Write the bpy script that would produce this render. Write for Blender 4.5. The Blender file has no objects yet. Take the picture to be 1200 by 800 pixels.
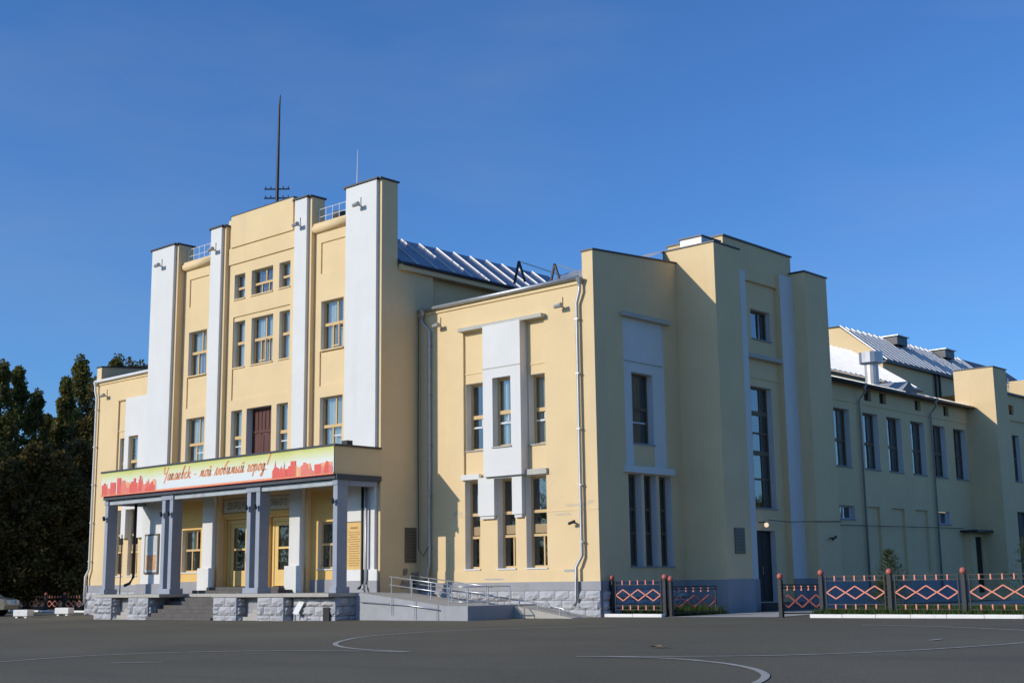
import bpy, math, random
from mathutils import Vector, Matrix

# ------------------------------------------------------------------ camera, sky, sun, exposure
sc = bpy.context.scene
col = sc.collection
R = math.radians

cam = bpy.data.cameras.new('camera')
cam.sensor_width = 36.0
cam.lens = 46.0
cam.clip_start = 0.1
cam.clip_end = 5000
cam_ob = bpy.data.objects.new('camera', cam)
col.objects.link(cam_ob)
f_ = Vector((-0.66148, 0.72786, 0.18073)).normalized()
r_ = Vector((0.73843, 0.67421, -0.01258)).normalized()
u_ = r_.cross(f_).normalized()
r_ = f_.cross(u_).normalized()
m = Matrix.Identity(4)
for i in range(3):
    m[i][0], m[i][1], m[i][2] = r_[i], u_[i], -f_[i]
m[2][3] = 1.1
cam_ob.matrix_world = m
sc.camera = cam_ob

SUN_EL = R(22.5)
to_sun = Vector((-0.43, -0.90, 0)).normalized() * math.cos(SUN_EL) + Vector((0, 0, math.sin(SUN_EL)))
SUN_AZ = math.atan2(to_sun.x, to_sun.y)

world = bpy.data.worlds.new('World')
sc.world = world
world.use_nodes = True
wn, wl = world.node_tree.nodes, world.node_tree.links
wn.clear()
w_out = wn.new('ShaderNodeOutputWorld')
w_bg = wn.new('ShaderNodeBackground')
w_sky = wn.new('ShaderNodeTexSky')
w_sky.sky_type = 'NISHITA'
w_sky.sun_disc = False
w_sky.sun_elevation = SUN_EL
w_sky.sun_rotation = SUN_AZ
w_sky.altitude = 100
w_sky.air_density = 1.0
w_sky.dust_density = 0.8
w_sky.ozone_density = 3.0
w_bg.inputs['Strength'].default_value = 0.108
# faint high cirrus veil, the same all round the sky
w_tc = wn.new('ShaderNodeTexCoord')
w_map = wn.new('ShaderNodeMapping')
w_map.inputs['Scale'].default_value = (1.6, 1.6, 6.0)
w_map.inputs['Rotation'].default_value = (0.2, 0.1, 0.6)
w_noise = wn.new('ShaderNodeTexNoise')
w_noise.inputs['Scale'].default_value = 1.7
w_noise.inputs['Detail'].default_value = 7
w_noise.inputs['Roughness'].default_value = 0.55
w_ramp = wn.new('ShaderNodeValToRGB')
w_ramp.color_ramp.elements[0].position = 0.46
w_ramp.color_ramp.elements[0].color = (0, 0, 0, 1)
w_ramp.color_ramp.elements[1].position = 0.80
w_ramp.color_ramp.elements[1].color = (0.17, 0.17, 0.17, 1)
w_mix = wn.new('ShaderNodeMixRGB')
w_mix.inputs[2].default_value = (3.4, 3.8, 4.7, 1)
w_gam = wn.new('ShaderNodeMixRGB')
w_gam.blend_type = 'MULTIPLY'
w_gam.inputs[0].default_value = 1.0
w_gam.inputs[2].default_value = (0.57, 0.98, 1.50, 1)
wl.new(w_tc.outputs['Generated'], w_map.inputs['Vector'])
wl.new(w_map.outputs['Vector'], w_noise.inputs['Vector'])
wl.new(w_noise.outputs['Fac'], w_ramp.inputs['Fac'])
wl.new(w_ramp.outputs['Color'], w_mix.inputs[0])
wl.new(w_sky.outputs['Color'], w_gam.inputs[1])
wl.new(w_gam.outputs['Color'], w_mix.inputs[1])
wl.new(w_mix.outputs['Color'], w_bg.inputs['Color'])
wl.new(w_bg.outputs['Background'], w_out.inputs['Surface'])

sun = bpy.data.lights.new('sun', 'SUN')
sun.energy = 3.25
sun.angle = R(0.53)
sun.color = (1.0, 0.925, 0.82)
sun_ob = bpy.data.objects.new('sun', sun)
col.objects.link(sun_ob)
sun_ob.rotation_euler = (-to_sun).to_track_quat('-Z', 'Y').to_euler()
sun_ob.location = to_sun * 200

vs = sc.view_settings
vs.view_transform = 'Standard'
vs.look = 'None'
vs.exposure = 0.0
vs.gamma = 1.0
vs.use_curve_mapping = False

rnd = random.Random(11)

# ------------------------------------------------------------------ materials
MATS = {}
def nodes_of(name):
    mt = bpy.data.materials.new(name)
    mt.use_nodes = True
    nt = mt.node_tree
    return mt, nt, nt.nodes, nt.links, nt.nodes['Principled BSDF']

def mat(name, colr, rough=0.8, metal=0.0, var=0.10, scale=3.0, stretch=(1, 1, 1), bump=0.0, bscale=40.0,
        stain=None, stain_amt=0.0, stain_scale=1.2, stain_stretch=(1, 1, 0.12), spec=0.3):
    """Painted / plastered / metal surface: base colour with soft mottling, optional stains with a shape of their own, fine relief."""
    mt, nt, n, l, b = nodes_of(name)
    b.inputs['Roughness'].default_value = rough
    b.inputs['Metallic'].default_value = metal
    b.inputs['Specular IOR Level'].default_value = spec
    tc = n.new('ShaderNodeTexCoord')
    geo = n.new('ShaderNodeNewGeometry')
    mp = n.new('ShaderNodeMapping'); mp.inputs['Scale'].default_value = stretch
    l.new(geo.outputs['Position'], mp.inputs['Vector'])
    nz = n.new('ShaderNodeTexNoise'); nz.inputs['Scale'].default_value = scale
    nz.inputs['Detail'].default_value = 6; nz.inputs['Roughness'].default_value = 0.6
    l.new(mp.outputs['Vector'], nz.inputs['Vector'])
    rp = n.new('ShaderNodeValToRGB')
    rp.color_ramp.elements[0].position = 0.3
    rp.color_ramp.elements[1].position = 0.7
    rp.color_ramp.elements[0].color = tuple(c * (1 - var) for c in colr) + (1,)
    rp.color_ramp.elements[1].color = tuple(min(1, c * (1 + var * 0.6)) for c in colr) + (1,)
    l.new(nz.outputs['Fac'], rp.inputs['Fac'])
    out = rp.outputs['Color']
    if stain is not None:
        mp2 = n.new('ShaderNodeMapping'); mp2.inputs['Scale'].default_value = stain_stretch
        l.new(geo.outputs['Position'], mp2.inputs['Vector'])
        n2 = n.new('ShaderNodeTexNoise'); n2.inputs['Scale'].default_value = stain_scale
        n2.inputs['Detail'].default_value = 8; n2.inputs['Roughness'].default_value = 0.65
        l.new(mp2.outputs['Vector'], n2.inputs['Vector'])
        r2 = n.new('ShaderNodeValToRGB')
        r2.color_ramp.elements[0].position = 0.54; r2.color_ramp.elements[0].color = (0, 0, 0, 1)
        r2.color_ramp.elements[1].position = 0.74; r2.color_ramp.elements[1].color = (stain_amt,) * 3 + (1,)
        l.new(n2.outputs['Fac'], r2.inputs['Fac'])
        mx = n.new('ShaderNodeMixRGB'); mx.inputs[2].default_value = tuple(stain) + (1,)
        l.new(r2.outputs['Color'], mx.inputs[0]); l.new(out, mx.inputs[1])
        out = mx.outputs['Color']
    l.new(out, b.inputs['Base Color'])
    if bump > 0:
        nb = n.new('ShaderNodeTexNoise'); nb.inputs['Scale'].default_value = bscale; nb.inputs['Detail'].default_value = 5
        l.new(geo.outputs['Position'], nb.inputs['Vector'])
        bp = n.new('ShaderNodeBump'); bp.inputs['Strength'].default_value = bump; bp.inputs['Distance'].default_value = 0.02
        l.new(nb.outputs['Fac'], bp.inputs['Height']); l.new(bp.outputs['Normal'], b.inputs['Normal'])
    MATS[name] = mt
    return mt

mat('yellow_stucco', (0.785, 0.59, 0.33), 0.9, var=0.05, scale=0.8, bump=0.25, bscale=9, stain=(0.60, 0.47, 0.30), stain_amt=0.45, stain_scale=0.9)
mat('golden_stucco', (0.78, 0.50, 0.17), 0.85, var=0.06, scale=1.0, bump=0.2, bscale=10)
mat('white_paint', (0.74, 0.725, 0.685), 0.85, var=0.04, scale=0.9, bump=0.2, bscale=9, stain=(0.60, 0.58, 0.53), stain_amt=0.35, stain_scale=0.8)
mat('peeling_white', (0.52, 0.50, 0.43), 0.9, var=0.12, scale=3, bump=0.5, bscale=25, stain=(0.34, 0.32, 0.22), stain_amt=0.9, stain_scale=3.0, stain_stretch=(1, 1, 1))
mat('grey_plinth_paint', (0.34, 0.335, 0.345), 0.85, var=0.08, scale=1.5, bump=0.3, bscale=14, stain=(0.27, 0.26, 0.26), stain_amt=0.6, stain_scale=1.4)
mat('rock_stone', (0.46, 0.455, 0.46), 0.9, var=0.12, scale=4, bump=0.6, bscale=18, stain=(0.33, 0.31, 0.29), stain_amt=0.6, stain_scale=2.5, stain_stretch=(1, 1, 0.6))
mat('column_paint', (0.33, 0.36, 0.41), 0.75, var=0.08, scale=2, bump=0.2, bscale=15, stain=(0.22, 0.22, 0.23), stain_amt=0.5, stain_scale=1.5)
mat('beam_paint', (0.45, 0.48, 0.50), 0.8, var=0.14, scale=2.5, bump=0.25, bscale=15, stain=(0.24, 0.23, 0.22), stain_amt=0.7, stain_scale=2.2, stain_stretch=(1, 1, 1))
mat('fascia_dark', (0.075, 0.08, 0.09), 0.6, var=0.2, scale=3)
mat('step_concrete', (0.135, 0.122, 0.11), 0.9, var=0.2, scale=3, bump=0.5, bscale=30, stain=(0.10, 0.095, 0.09), stain_amt=0.7, stain_scale=2, stain_stretch=(1, 1, 1))
mat('pale_concrete', (0.46, 0.43, 0.37), 0.9, var=0.12, scale=3, bump=0.4, bscale=30, stain=(0.28, 0.26, 0.22), stain_amt=0.6, stain_scale=3, stain_stretch=(1, 1, 1))
mat('ramp_paint', (0.37, 0.37, 0.375), 0.85, var=0.08, scale=2, bump=0.35, bscale=14, stain=(0.34, 0.33, 0.32), stain_amt=0.5, stain_scale=1.6)
mat('wood_frame', (0.66, 0.45, 0.21), 0.55, var=0.08, scale=4)
mat('dark_frame', (0.17, 0.12, 0.07), 0.55, var=0.1, scale=4)
mat('white_frame', (0.74, 0.74, 0.72), 0.5, var=0.04, scale=4)
mat('dark_door', (0.030, 0.024, 0.021), 0.5, var=0.2, scale=5)
mat('red_door', (0.12, 0.042, 0.028), 0.5, var=0.35, scale=6, stretch=(4, 4, 0.3))
mat('yellow_door', (0.78, 0.53, 0.19), 0.55, var=0.05, scale=3)
mat('curtain', (0.55, 0.57, 0.53), 0.9, var=0.06, scale=5)
mat('curtain_dark', (0.20, 0.17, 0.13), 0.9, var=0.15, scale=5)
mat('blind_tan', (0.38, 0.27, 0.15), 0.8, var=0.06, scale=5)
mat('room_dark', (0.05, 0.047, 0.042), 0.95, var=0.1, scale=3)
mat('zinc', (0.50, 0.51, 0.52), 0.45, metal=0.7, var=0.12, scale=5, spec=0.5)
mat('galvanised_roof', (0.56, 0.55, 0.53), 0.5, metal=0.4, var=0.12, scale=2.0, stain=(0.36, 0.30, 0.25), stain_amt=0.5, stain_scale=1.5, stain_stretch=(1, 1, 1), spec=0.5)
mat('seam_white', (0.80, 0.79, 0.77), 0.5, metal=0.2, var=0.1, scale=3)
mat('old_roof', (0.17, 0.13, 0.11), 0.5, metal=0.4, var=0.3, scale=1.5, spec=0.5)
mat('blue_roof', (0.26, 0.30, 0.36), 0.32, metal=0.75, var=0.15, scale=1.5, spec=0.5)
mat('cap_metal', (0.055, 0.055, 0.06), 0.45, metal=0.3, var=0.2, scale=5, spec=0.5)
mat('dark_metal', (0.03, 0.03, 0.032), 0.5, metal=0.2, var=0.2, scale=6, spec=0.5)
mat('steel_pipe', (0.62, 0.62, 0.62), 0.35, metal=0.7, var=0.08, scale=6, spec=0.5)
mat('black_iron', (0.022, 0.022, 0.023), 0.5, var=0.2, scale=8, spec=0.4)
mat('orange_iron', (0.78, 0.27, 0.18), 0.5, var=0.10, scale=8, spec=0.4)
mat('red_iron', (0.50, 0.14, 0.10), 0.5, var=0.10, scale=8, spec=0.4)
mat('silver_roof', (0.80, 0.79, 0.76), 0.5, var=0.10, scale=1.5, stain=(0.45, 0.40, 0.34), stain_amt=0.6, stain_scale=1.6, stain_stretch=(1, 1, 1))
mat('kerb_white', (0.84, 0.82, 0.76), 0.85, var=0.1, scale=3, bump=0.3, bscale=20, stain=(0.40, 0.38, 0.34), stain_amt=0.6, stain_scale=3, stain_stretch=(1, 1, 1))
mat('gold_plate', (0.72, 0.46, 0.16), 0.45, metal=0.25, var=0.06, scale=6, spec=0.5)
mat('engraving', (0.40, 0.23, 0.07), 0.6, var=0.05)
mat('bronze_plate', (0.17, 0.14, 0.10), 0.5, metal=0.4, var=0.15, scale=10, spec=0.5)
mat('sign_cream', (0.62, 0.57, 0.43), 0.7, var=0.05)
mat('sign_letters', (0.10, 0.10, 0.10), 0.6, var=0.1)
mat('lamp_grey', (0.36, 0.36, 0.35), 0.5, metal=0.3, var=0.1, spec=0.5)
mat('bark', (0.10, 0.075, 0.055), 0.95, var=0.3, scale=6, stretch=(3, 3, 0.6), bump=0.8, bscale=20)
mat('print_red', (0.78, 0.13, 0.10), 0.6, var=0.08, scale=4)
mat('print_rose', (0.80, 0.22, 0.17), 0.6, var=0.08, scale=4)
mat('print_orange', (0.85, 0.40, 0.20), 0.6, var=0.08, scale=4)
mat('print_peach', (0.88, 0.58, 0.33), 0.6, var=0.06, scale=4)
mat('print_letter', (0.74, 0.26, 0.10), 0.6, var=0.05)
mat('paint_line', (0.44, 0.42, 0.36), 0.85, var=0.25, scale=5, stain=(0.14, 0.13, 0.11), stain_amt=1.0, stain_scale=6, stain_stretch=(1, 1, 1))
mat('car_paint', (0.42, 0.36, 0.25), 0.3, metal=0.4, var=0.03, spec=0.6)
mat('tyre', (0.025, 0.025, 0.025), 0.85, var=0.1)
mat('poster_paper', (0.60, 0.62, 0.60), 0.6, var=0.1, scale=5)
mat('poster_warm', (0.66, 0.34, 0.16), 0.6, var=0.3, scale=6)
mat('leaf_litter', (0.45, 0.26, 0.10), 0.8, var=0.2)
mat('soil', (0.10, 0.085, 0.065), 0.95, var=0.2, scale=5, bump=0.5, bscale=20)

def asphalt():
    mt, nt, n, l, b = nodes_of('asphalt')
    b.inputs['Roughness'].default_value = 0.9
    b.inputs['Specular IOR Level'].default_value = 0.2
    geo = n.new('ShaderNodeNewGeometry')
    big = n.new('ShaderNodeTexNoise'); big.inputs['Scale'].default_value = 0.16; big.inputs['Detail'].default_value = 6
    l.new(geo.outputs['Position'], big.inputs['Vector'])
    fine = n.new('ShaderNodeTexNoise'); fine.inputs['Scale'].default_value = 28; fine.inputs['Detail'].default_value = 4
    l.new(geo.outputs['Position'], fine.inputs['Vector'])
    r1 = n.new('ShaderNodeValToRGB')
    r1.color_ramp.elements[0].position = 0.32; r1.color_ramp.elements[0].color = (0.130, 0.114, 0.077, 1)
    r1.color_ramp.elements[1].position = 0.70; r1.color_ramp.elements[1].color = (0.172, 0.153, 0.105, 1)
    l.new(big.outputs['Fac'], r1.inputs['Fac'])
    r2 = n.new('ShaderNodeValToRGB')
    r2.color_ramp.elements[0].position = 0.3; r2.color_ramp.elements[0].color = (0.72, 0.72, 0.72, 1)
    r2.color_ramp.elements[1].position = 0.7; r2.color_ramp.elements[1].color = (1.2, 1.2, 1.2, 1)
    l.new(fine.outputs['Fac'], r2.inputs['Fac'])
    mx = n.new('ShaderNodeMixRGB'); mx.blend_type = 'MULTIPLY'; mx.inputs[0].default_value = 1
    l.new(r1.outputs['Color'], mx.inputs[1]); l.new(r2.outputs['Color'], mx.inputs[2])
    # patches and tyre scuffs
    mp = n.new('ShaderNodeMapping'); mp.inputs['Scale'].default_value = (0.10, 0.55, 1); mp.inputs['Rotation'].default_value = (0, 0, 0.5)
    l.new(geo.outputs['Position'], mp.inputs['Vector'])
    sc_ = n.new('ShaderNodeTexNoise'); sc_.inputs['Scale'].default_value = 1.1; sc_.inputs['Detail'].default_value = 7
    l.new(mp.outputs['Vector'], sc_.inputs['Vector'])
    r3 = n.new('ShaderNodeValToRGB')
    r3.color_ramp.elements[0].position = 0.55; r3.color_ramp.elements[0].color = (0, 0, 0, 1)
    r3.color_ramp.elements[1].position = 0.68; r3.color_ramp.elements[1].color = (0.45, 0.45, 0.45, 1)
    l.new(sc_.outputs['Fac'], r3.inputs['Fac'])
    m2 = n.new('ShaderNodeMixRGB'); m2.inputs[2].default_value = (0.098, 0.090, 0.068, 1)
    l.new(r3.outputs['Color'], m2.inputs[0]); l.new(mx.outputs['Color'], m2.inputs[1])
    l.new(m2.outputs['Color'], b.inputs['Base Color'])
    bp = n.new('ShaderNodeBump'); bp.inputs['Strength'].default_value = 0.5; bp.inputs['Distance'].default_value = 0.01
    l.new(fine.outputs['Fac'], bp.inputs['Height']); l.new(bp.outputs['Normal'], b.inputs['Normal'])
    MATS['asphalt'] = mt
asphalt()

def glass(name, tint, boost):
    """Window glass: clear and mirroring, thin pane, slightly wavy."""
    mt, nt, n, l, b = nodes_of(name)
    n.remove(b)
    out = n['Material Output']
    tr = n.new('ShaderNodeBsdfTransparent'); tr.inputs['Color'].default_value = tint
    gl = n.new('ShaderNodeBsdfGlossy'); gl.inputs['Roughness'].default_value = 0.03
    gl.inputs['Color'].default_value = (0.95, 0.97, 1, 1)
    geo = n.new('ShaderNodeNewGeometry')
    nz = n.new('ShaderNodeTexNoise'); nz.inputs['Scale'].default_value = 1.3; nz.inputs['Detail'].default_value = 2
    l.new(geo.outputs['Position'], nz.inputs['Vector'])
    bp = n.new('ShaderNodeBump'); bp.inputs['Strength'].default_value = 0.25; bp.inputs['Distance'].default_value = 0.02
    l.new(nz.outputs['Fac'], bp.inputs['Height'])
    l.new(bp.outputs['Normal'], gl.inputs['Normal'])
    fr = n.new('ShaderNodeFresnel'); fr.inputs['IOR'].default_value = 1.52
    mu = n.new('ShaderNodeMath'); mu.operation = 'MULTIPLY_ADD'; mu.inputs[1].default_value = boost[0]; mu.inputs[2].default_value = boost[1]
    mu.use_clamp = True
    l.new(fr.outputs['Fac'], mu.inputs[0])
    mx = n.new('ShaderNodeMixShader')
    l.new(mu.outputs['Value'], mx.inputs['Fac']); l.new(tr.outputs['BSDF'], mx.inputs[1]); l.new(gl.outputs['BSDF'], mx.inputs[2])
    l.new(mx.outputs['Shader'], out.inputs['Surface'])
    MATS[name] = mt
glass('window_glass', (0.80, 0.86, 0.86, 1), (1.7, 0.08))

def leaf_mat(name, ca, cb, cc):
    mt, nt, n, l, b = nodes_of(name)
    b.inputs['Roughness'].default_value = 0.65
    b.inputs['Specular IOR Level'].default_value = 0.25
    geo = n.new('ShaderNodeNewGeometry')
    rp = n.new('ShaderNodeValToRGB')
    e = rp.color_ramp.elements
    e[0].position = 0.0; e[0].color = ca + (1,)
    e[1].position = 1.0; e[1].color = cc + (1,)
    k = e.new(0.6); k.color = cb + (1,)
    l.new(geo.outputs['Random Per Island'], rp.inputs['Fac'])
    l.new(rp.outputs['Color'], b.inputs['Base Color'])
    tl = n.new('ShaderNodeBsdfTranslucent'); mx = n.new('ShaderNodeMixShader'); mx.inputs['Fac'].default_value = 0.4
    l.new(rp.outputs['Color'], tl.inputs['Color'])
    l.new(b.outputs['BSDF'], mx.inputs[1]); l.new(tl.outputs['BSDF'], mx.inputs[2])
    l.new(mx.outputs['Shader'], n['Material Output'].inputs['Surface'])
    MATS[name] = mt
leaf_mat('leaf_dark', (0.09, 0.095, 0.022), (0.16, 0.15, 0.036), (0.26, 0.215, 0.055))
leaf_mat('leaf_olive', (0.075, 0.070, 0.02), (0.13, 0.11, 0.032), (0.23, 0.16, 0.05))
leaf_mat('needle', (0.05, 0.07, 0.025), (0.08, 0.11, 0.035), (0.13, 0.15, 0.05))
leaf_mat('grass_blade', (0.05, 0.10, 0.02), (0.075, 0.13, 0.03), (0.12, 0.15, 0.04))

def banner_mat():
    """Printed vinyl: yellow-green band at the top, white middle, orange line at the foot (object Z over the banner's height)."""
    mt, nt, n, l, b = nodes_of('banner_print')
    b.inputs['Roughness'].default_value = 0.55
    tc = n.new('ShaderNodeTexCoord')
    sp = n.new('ShaderNodeSeparateXYZ')
    l.new(tc.outputs['Object'], sp.inputs['Vector'])
    nz = n.new('ShaderNodeTexNoise'); nz.inputs['Scale'].default_value = 0.7; nz.inputs['Detail'].default_value = 3
    l.new(tc.outputs['Object'], nz.inputs['Vector'])
    ad = n.new('ShaderNodeMath'); ad.operation = 'MULTIPLY_ADD'; ad.inputs[1].default_value = 0.20; ad.inputs[2].default_value = -0.10
    l.new(nz.outputs['Fac'], ad.inputs[0])
    a2 = n.new('ShaderNodeMath'); a2.operation = 'ADD'
    l.new(sp.outputs['Z'], a2.inputs[0]); l.new(ad.outputs['Value'], a2.inputs[1])
    rp = n.new('ShaderNodeValToRGB'); e = rp.color_ramp.elements
    e[0].position = 0.0; e[0].color = (0.70, 0.74, 0.76, 1)
    e[1].position = 1.0; e[1].color = (0.52, 0.53, 0.10, 1)
    k = e.new(0.50); k.color = (0.74, 0.76, 0.66, 1)
    k = e.new(0.82); k.color = (0.66, 0.66, 0.26, 1)
    l.new(a2.outputs['Value'], rp.inputs['Fac'])
    l.new(rp.outputs['Color'], b.inputs['Base Color'])
    MATS['banner_print'] = mt
banner_mat()

def emit(name, colr, s):
    mt, nt, n, l, b = nodes_of(name)
    b.inputs['Base Color'].default_value = colr + (1,)
    b.inputs['Emission Color'].default_value = colr + (1,)
    b.inputs['Emission Strength'].default_value = s
    MATS[name] = mt
emit('lamp_glow', (1.0, 0.72, 0.45), 0.9)

# ------------------------------------------------------------------ mesh helpers
class MB:
    def __init__(self):
        self.v, self.f, self.mi, self.mats = [], [], [], []
    def m_(self, name):
        if name not in self.mats: self.mats.append(name)
        return self.mats.index(name)
    def quad(self, a, b, c, d, mt):
        i = len(self.v); self.v += [tuple(a), tuple(b), tuple(c), tuple(d)]
        self.f.append((i, i + 1, i + 2, i + 3)); self.mi.append(self.m_(mt)); return self
    def poly(self, pts, mt):
        i = len(self.v); self.v += [tuple(p) for p in pts]
        self.f.append(tuple(range(i, i + len(pts)))); self.mi.append(self.m_(mt)); return self
    def box(self, x0, x1, y0, y1, z0, z1, mt):
        i = len(self.v)
        self.v += [(x0, y0, z0), (x1, y0, z0), (x1, y1, z0), (x0, y1, z0), (x0, y0, z1), (x1, y0, z1), (x1, y1, z1), (x0, y1, z1)]
        for f in ((0, 3, 2, 1), (4, 5, 6, 7), (0, 1, 5, 4), (1, 2, 6, 5), (2, 3, 7, 6), (3, 0, 4, 7)):
            self.f.append(tuple(i + k for k in f)); self.mi.append(self.m_(mt))
        return self
    def bar(self, p, q, w, h, mt, up=(0, 0, 1)):
        """square bar from p to q"""
        p, q = Vector(p), Vector(q); d = (q - p).normalized()
        s = d.cross(Vector(up))
        if s.length < 1e-4: s = d.cross(Vector((0, 1, 0)))
        s.normalize(); t = s.cross(d).normalized()
        i = len(self.v)
        for e in (p, q):
            for a, b in ((-1, -1), (1, -1), (1, 1), (-1, 1)):
                self.v.append(tuple(e + s * a * w / 2 + t * b * h / 2))
        for f in ((0, 1, 2, 3), (7, 6, 5, 4), (0, 4, 5, 1), (1, 5, 6, 2), (2, 6, 7, 3), (3, 7, 4, 0)):
            self.f.append(tuple(i + k for k in f)); self.mi.append(self.m_(mt))
        return self
    def tube(self, pts, rad, mt, n=8, caps=True):
        pts = [Vector(p) for p in pts]
        rads = rad if isinstance(rad, (list, tuple)) else [rad] * len(pts)
        i0 = len(self.v)
        prev = None
        for k, p in enumerate(pts):
            d = (pts[min(k + 1, len(pts) - 1)] - pts[max(k - 1, 0)]).normalized()
            ref = Vector((0, 0, 1)) if abs(d.z) < 0.95 else Vector((0, 1, 0))
            s = d.cross(ref).normalized(); t = s.cross(d).normalized()
            for j in range(n):
                a = 2 * math.pi * j / n
                self.v.append(tuple(p + (s * math.cos(a) + t * math.sin(a)) * rads[k]))
        mi = self.m_(mt)
        for k in range(len(pts) - 1):
            for j in range(n):
                a, b = i0 + k * n + j, i0 + k * n + (j + 1) % n
                self.f.append((a, b, b + n, a + n)); self.mi.append(mi)
        if caps:
            self.f.append(tuple(i0 + j for j in reversed(range(n)))); self.mi.append(mi)
            self.f.append(tuple(i0 + (len(pts) - 1) * n + j for j in range(n))); self.mi.append(mi)
        return self
    def ball(self, c, r, mt, n=8, m2=6, sz=1.0):
        i0 = len(self.v); c = Vector(c); mi = self.m_(mt)
        for a in range(1, m2):
            th = math.pi * a / m2
            for j in range(n):
                ph = 2 * math.pi * j / n
                self.v.append((c.x + r * math.sin(th) * math.cos(ph), c.y + r * math.sin(th) * math.sin(ph), c.z + r * sz * math.cos(th)))
        top = len(self.v); self.v.append((c.x, c.y, c.z + r * sz)); self.v.append((c.x, c.y, c.z - r * sz))
        for a in range(m2 - 2):
            for j in range(n):
                p, q = i0 + a * n + j, i0 + a * n + (j + 1) % n
                self.f.append((p, p + n, q + n, q)); self.mi.append(mi)
        for j in range(n):
            self.f.append((top, i0 + j, i0 + (j + 1) % n)); self.mi.append(mi)
            k = i0 + (m2 - 2) * n
            self.f.append((top + 1, k + (j + 1) % n, k + j)); self.mi.append(mi)
        return self
    def build(self, name, parent=None, smooth=False, bevel=0.0):
        me = bpy.data.meshes.new(name)
        me.from_pydata(self.v, [], self.f)
        for k in self.mats: me.materials.append(MATS[k])
        me.polygons.foreach_set('material_index', self.mi)
        if smooth: me.polygons.foreach_set('use_smooth', [True] * len(self.f))
        me.update()
        o = bpy.data.objects.new(name, me)
        col.objects.link(o)
        if parent is not None: o.parent = parent
        if bevel > 0:
            b = o.modifiers.new('bevel', 'BEVEL'); b.width = bevel; b.segments = 2; b.limit_method = 'ANGLE'
        return o

def from_mesh(name, me, parent=None):
    o = bpy.data.objects.new(name, me); col.objects.link(o)
    if parent is not None: o.parent = parent
    return o

def tag(o, label=None, cat=None, group=None, kind=None):
    if label: o['label'] = label
    if cat: o['category'] = cat
    if group: o['group'] = group
    if kind: o['kind'] = kind
    return o

def empty(name, loc=(0, 0, 0)):
    o = bpy.data.objects.new(name, None); col.objects.link(o); o.location = loc
    o.empty_display_size = 0.3
    return o

def thing(name, label, cat, loc=(0, 0, 0), group=None):
    return tag(empty(name, loc), label, cat, group)

def pl(plane, c):
    """(along, depth inward, height) -> world for a wall facing -Y ('F') or +X ('S') standing at coordinate c"""
    if plane == 'F': return lambda u, d, z: (u, c + d, z)
    return lambda u, d, z: (c - d, u, z)

def wall(mb, plane, c, u0, u1, z0, z1, holes, mt, rev=None):
    """wall sheet with rectangular openings; holes: (u0,u1,z0,z1,reveal depth)"""
    P = pl(plane, c)
    us = sorted({u0, u1} | {min(max(h[k], u0), u1) for h in holes for k in (0, 1)})
    zs = sorted({z0, z1} | {min(max(h[k], z0), z1) for h in holes for k in (2, 3)})
    for a, b in zip(us, us[1:]):
        for p, q in zip(zs, zs[1:]):
            cu, cz = (a + b) / 2, (p + q) / 2
            if any(h[0] < cu < h[1] and h[2] < cz < h[3] for h in holes): continue
            mb.quad(P(a, 0, p), P(b, 0, p), P(b, 0, q), P(a, 0, q), mt)
    for h in holes:
        a, b, p, q, d = h[:5]; r = h[5] if len(h) > 5 else (rev or mt)
        if d <= 0: continue
        mb.quad(P(a, 0, p), P(a, 0, q), P(a, d, q), P(a, d, p), r)
        mb.quad(P(b, 0, q), P(b, 0, p), P(b, d, p), P(b, d, q), r)
        mb.quad(P(a, 0, q), P(b, 0, q), P(b, d, q), P(a, d, q), r)
        mb.quad(P(b, 0, p), P(a, 0, p), P(a, d, p), P(b, d, p), r)

def pbox(mb, plane, c, u0, u1, d0, d1, z0, z1, mt):
    """box on a wall plane; depth d0<d1 measured inward"""
    if plane == 'F': mb.box(u0, u1, c + d0, c + d1, z0, z1, mt)
    else: mb.box(c - d1, c - d0, u0, u1, z0, z1, mt)

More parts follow.
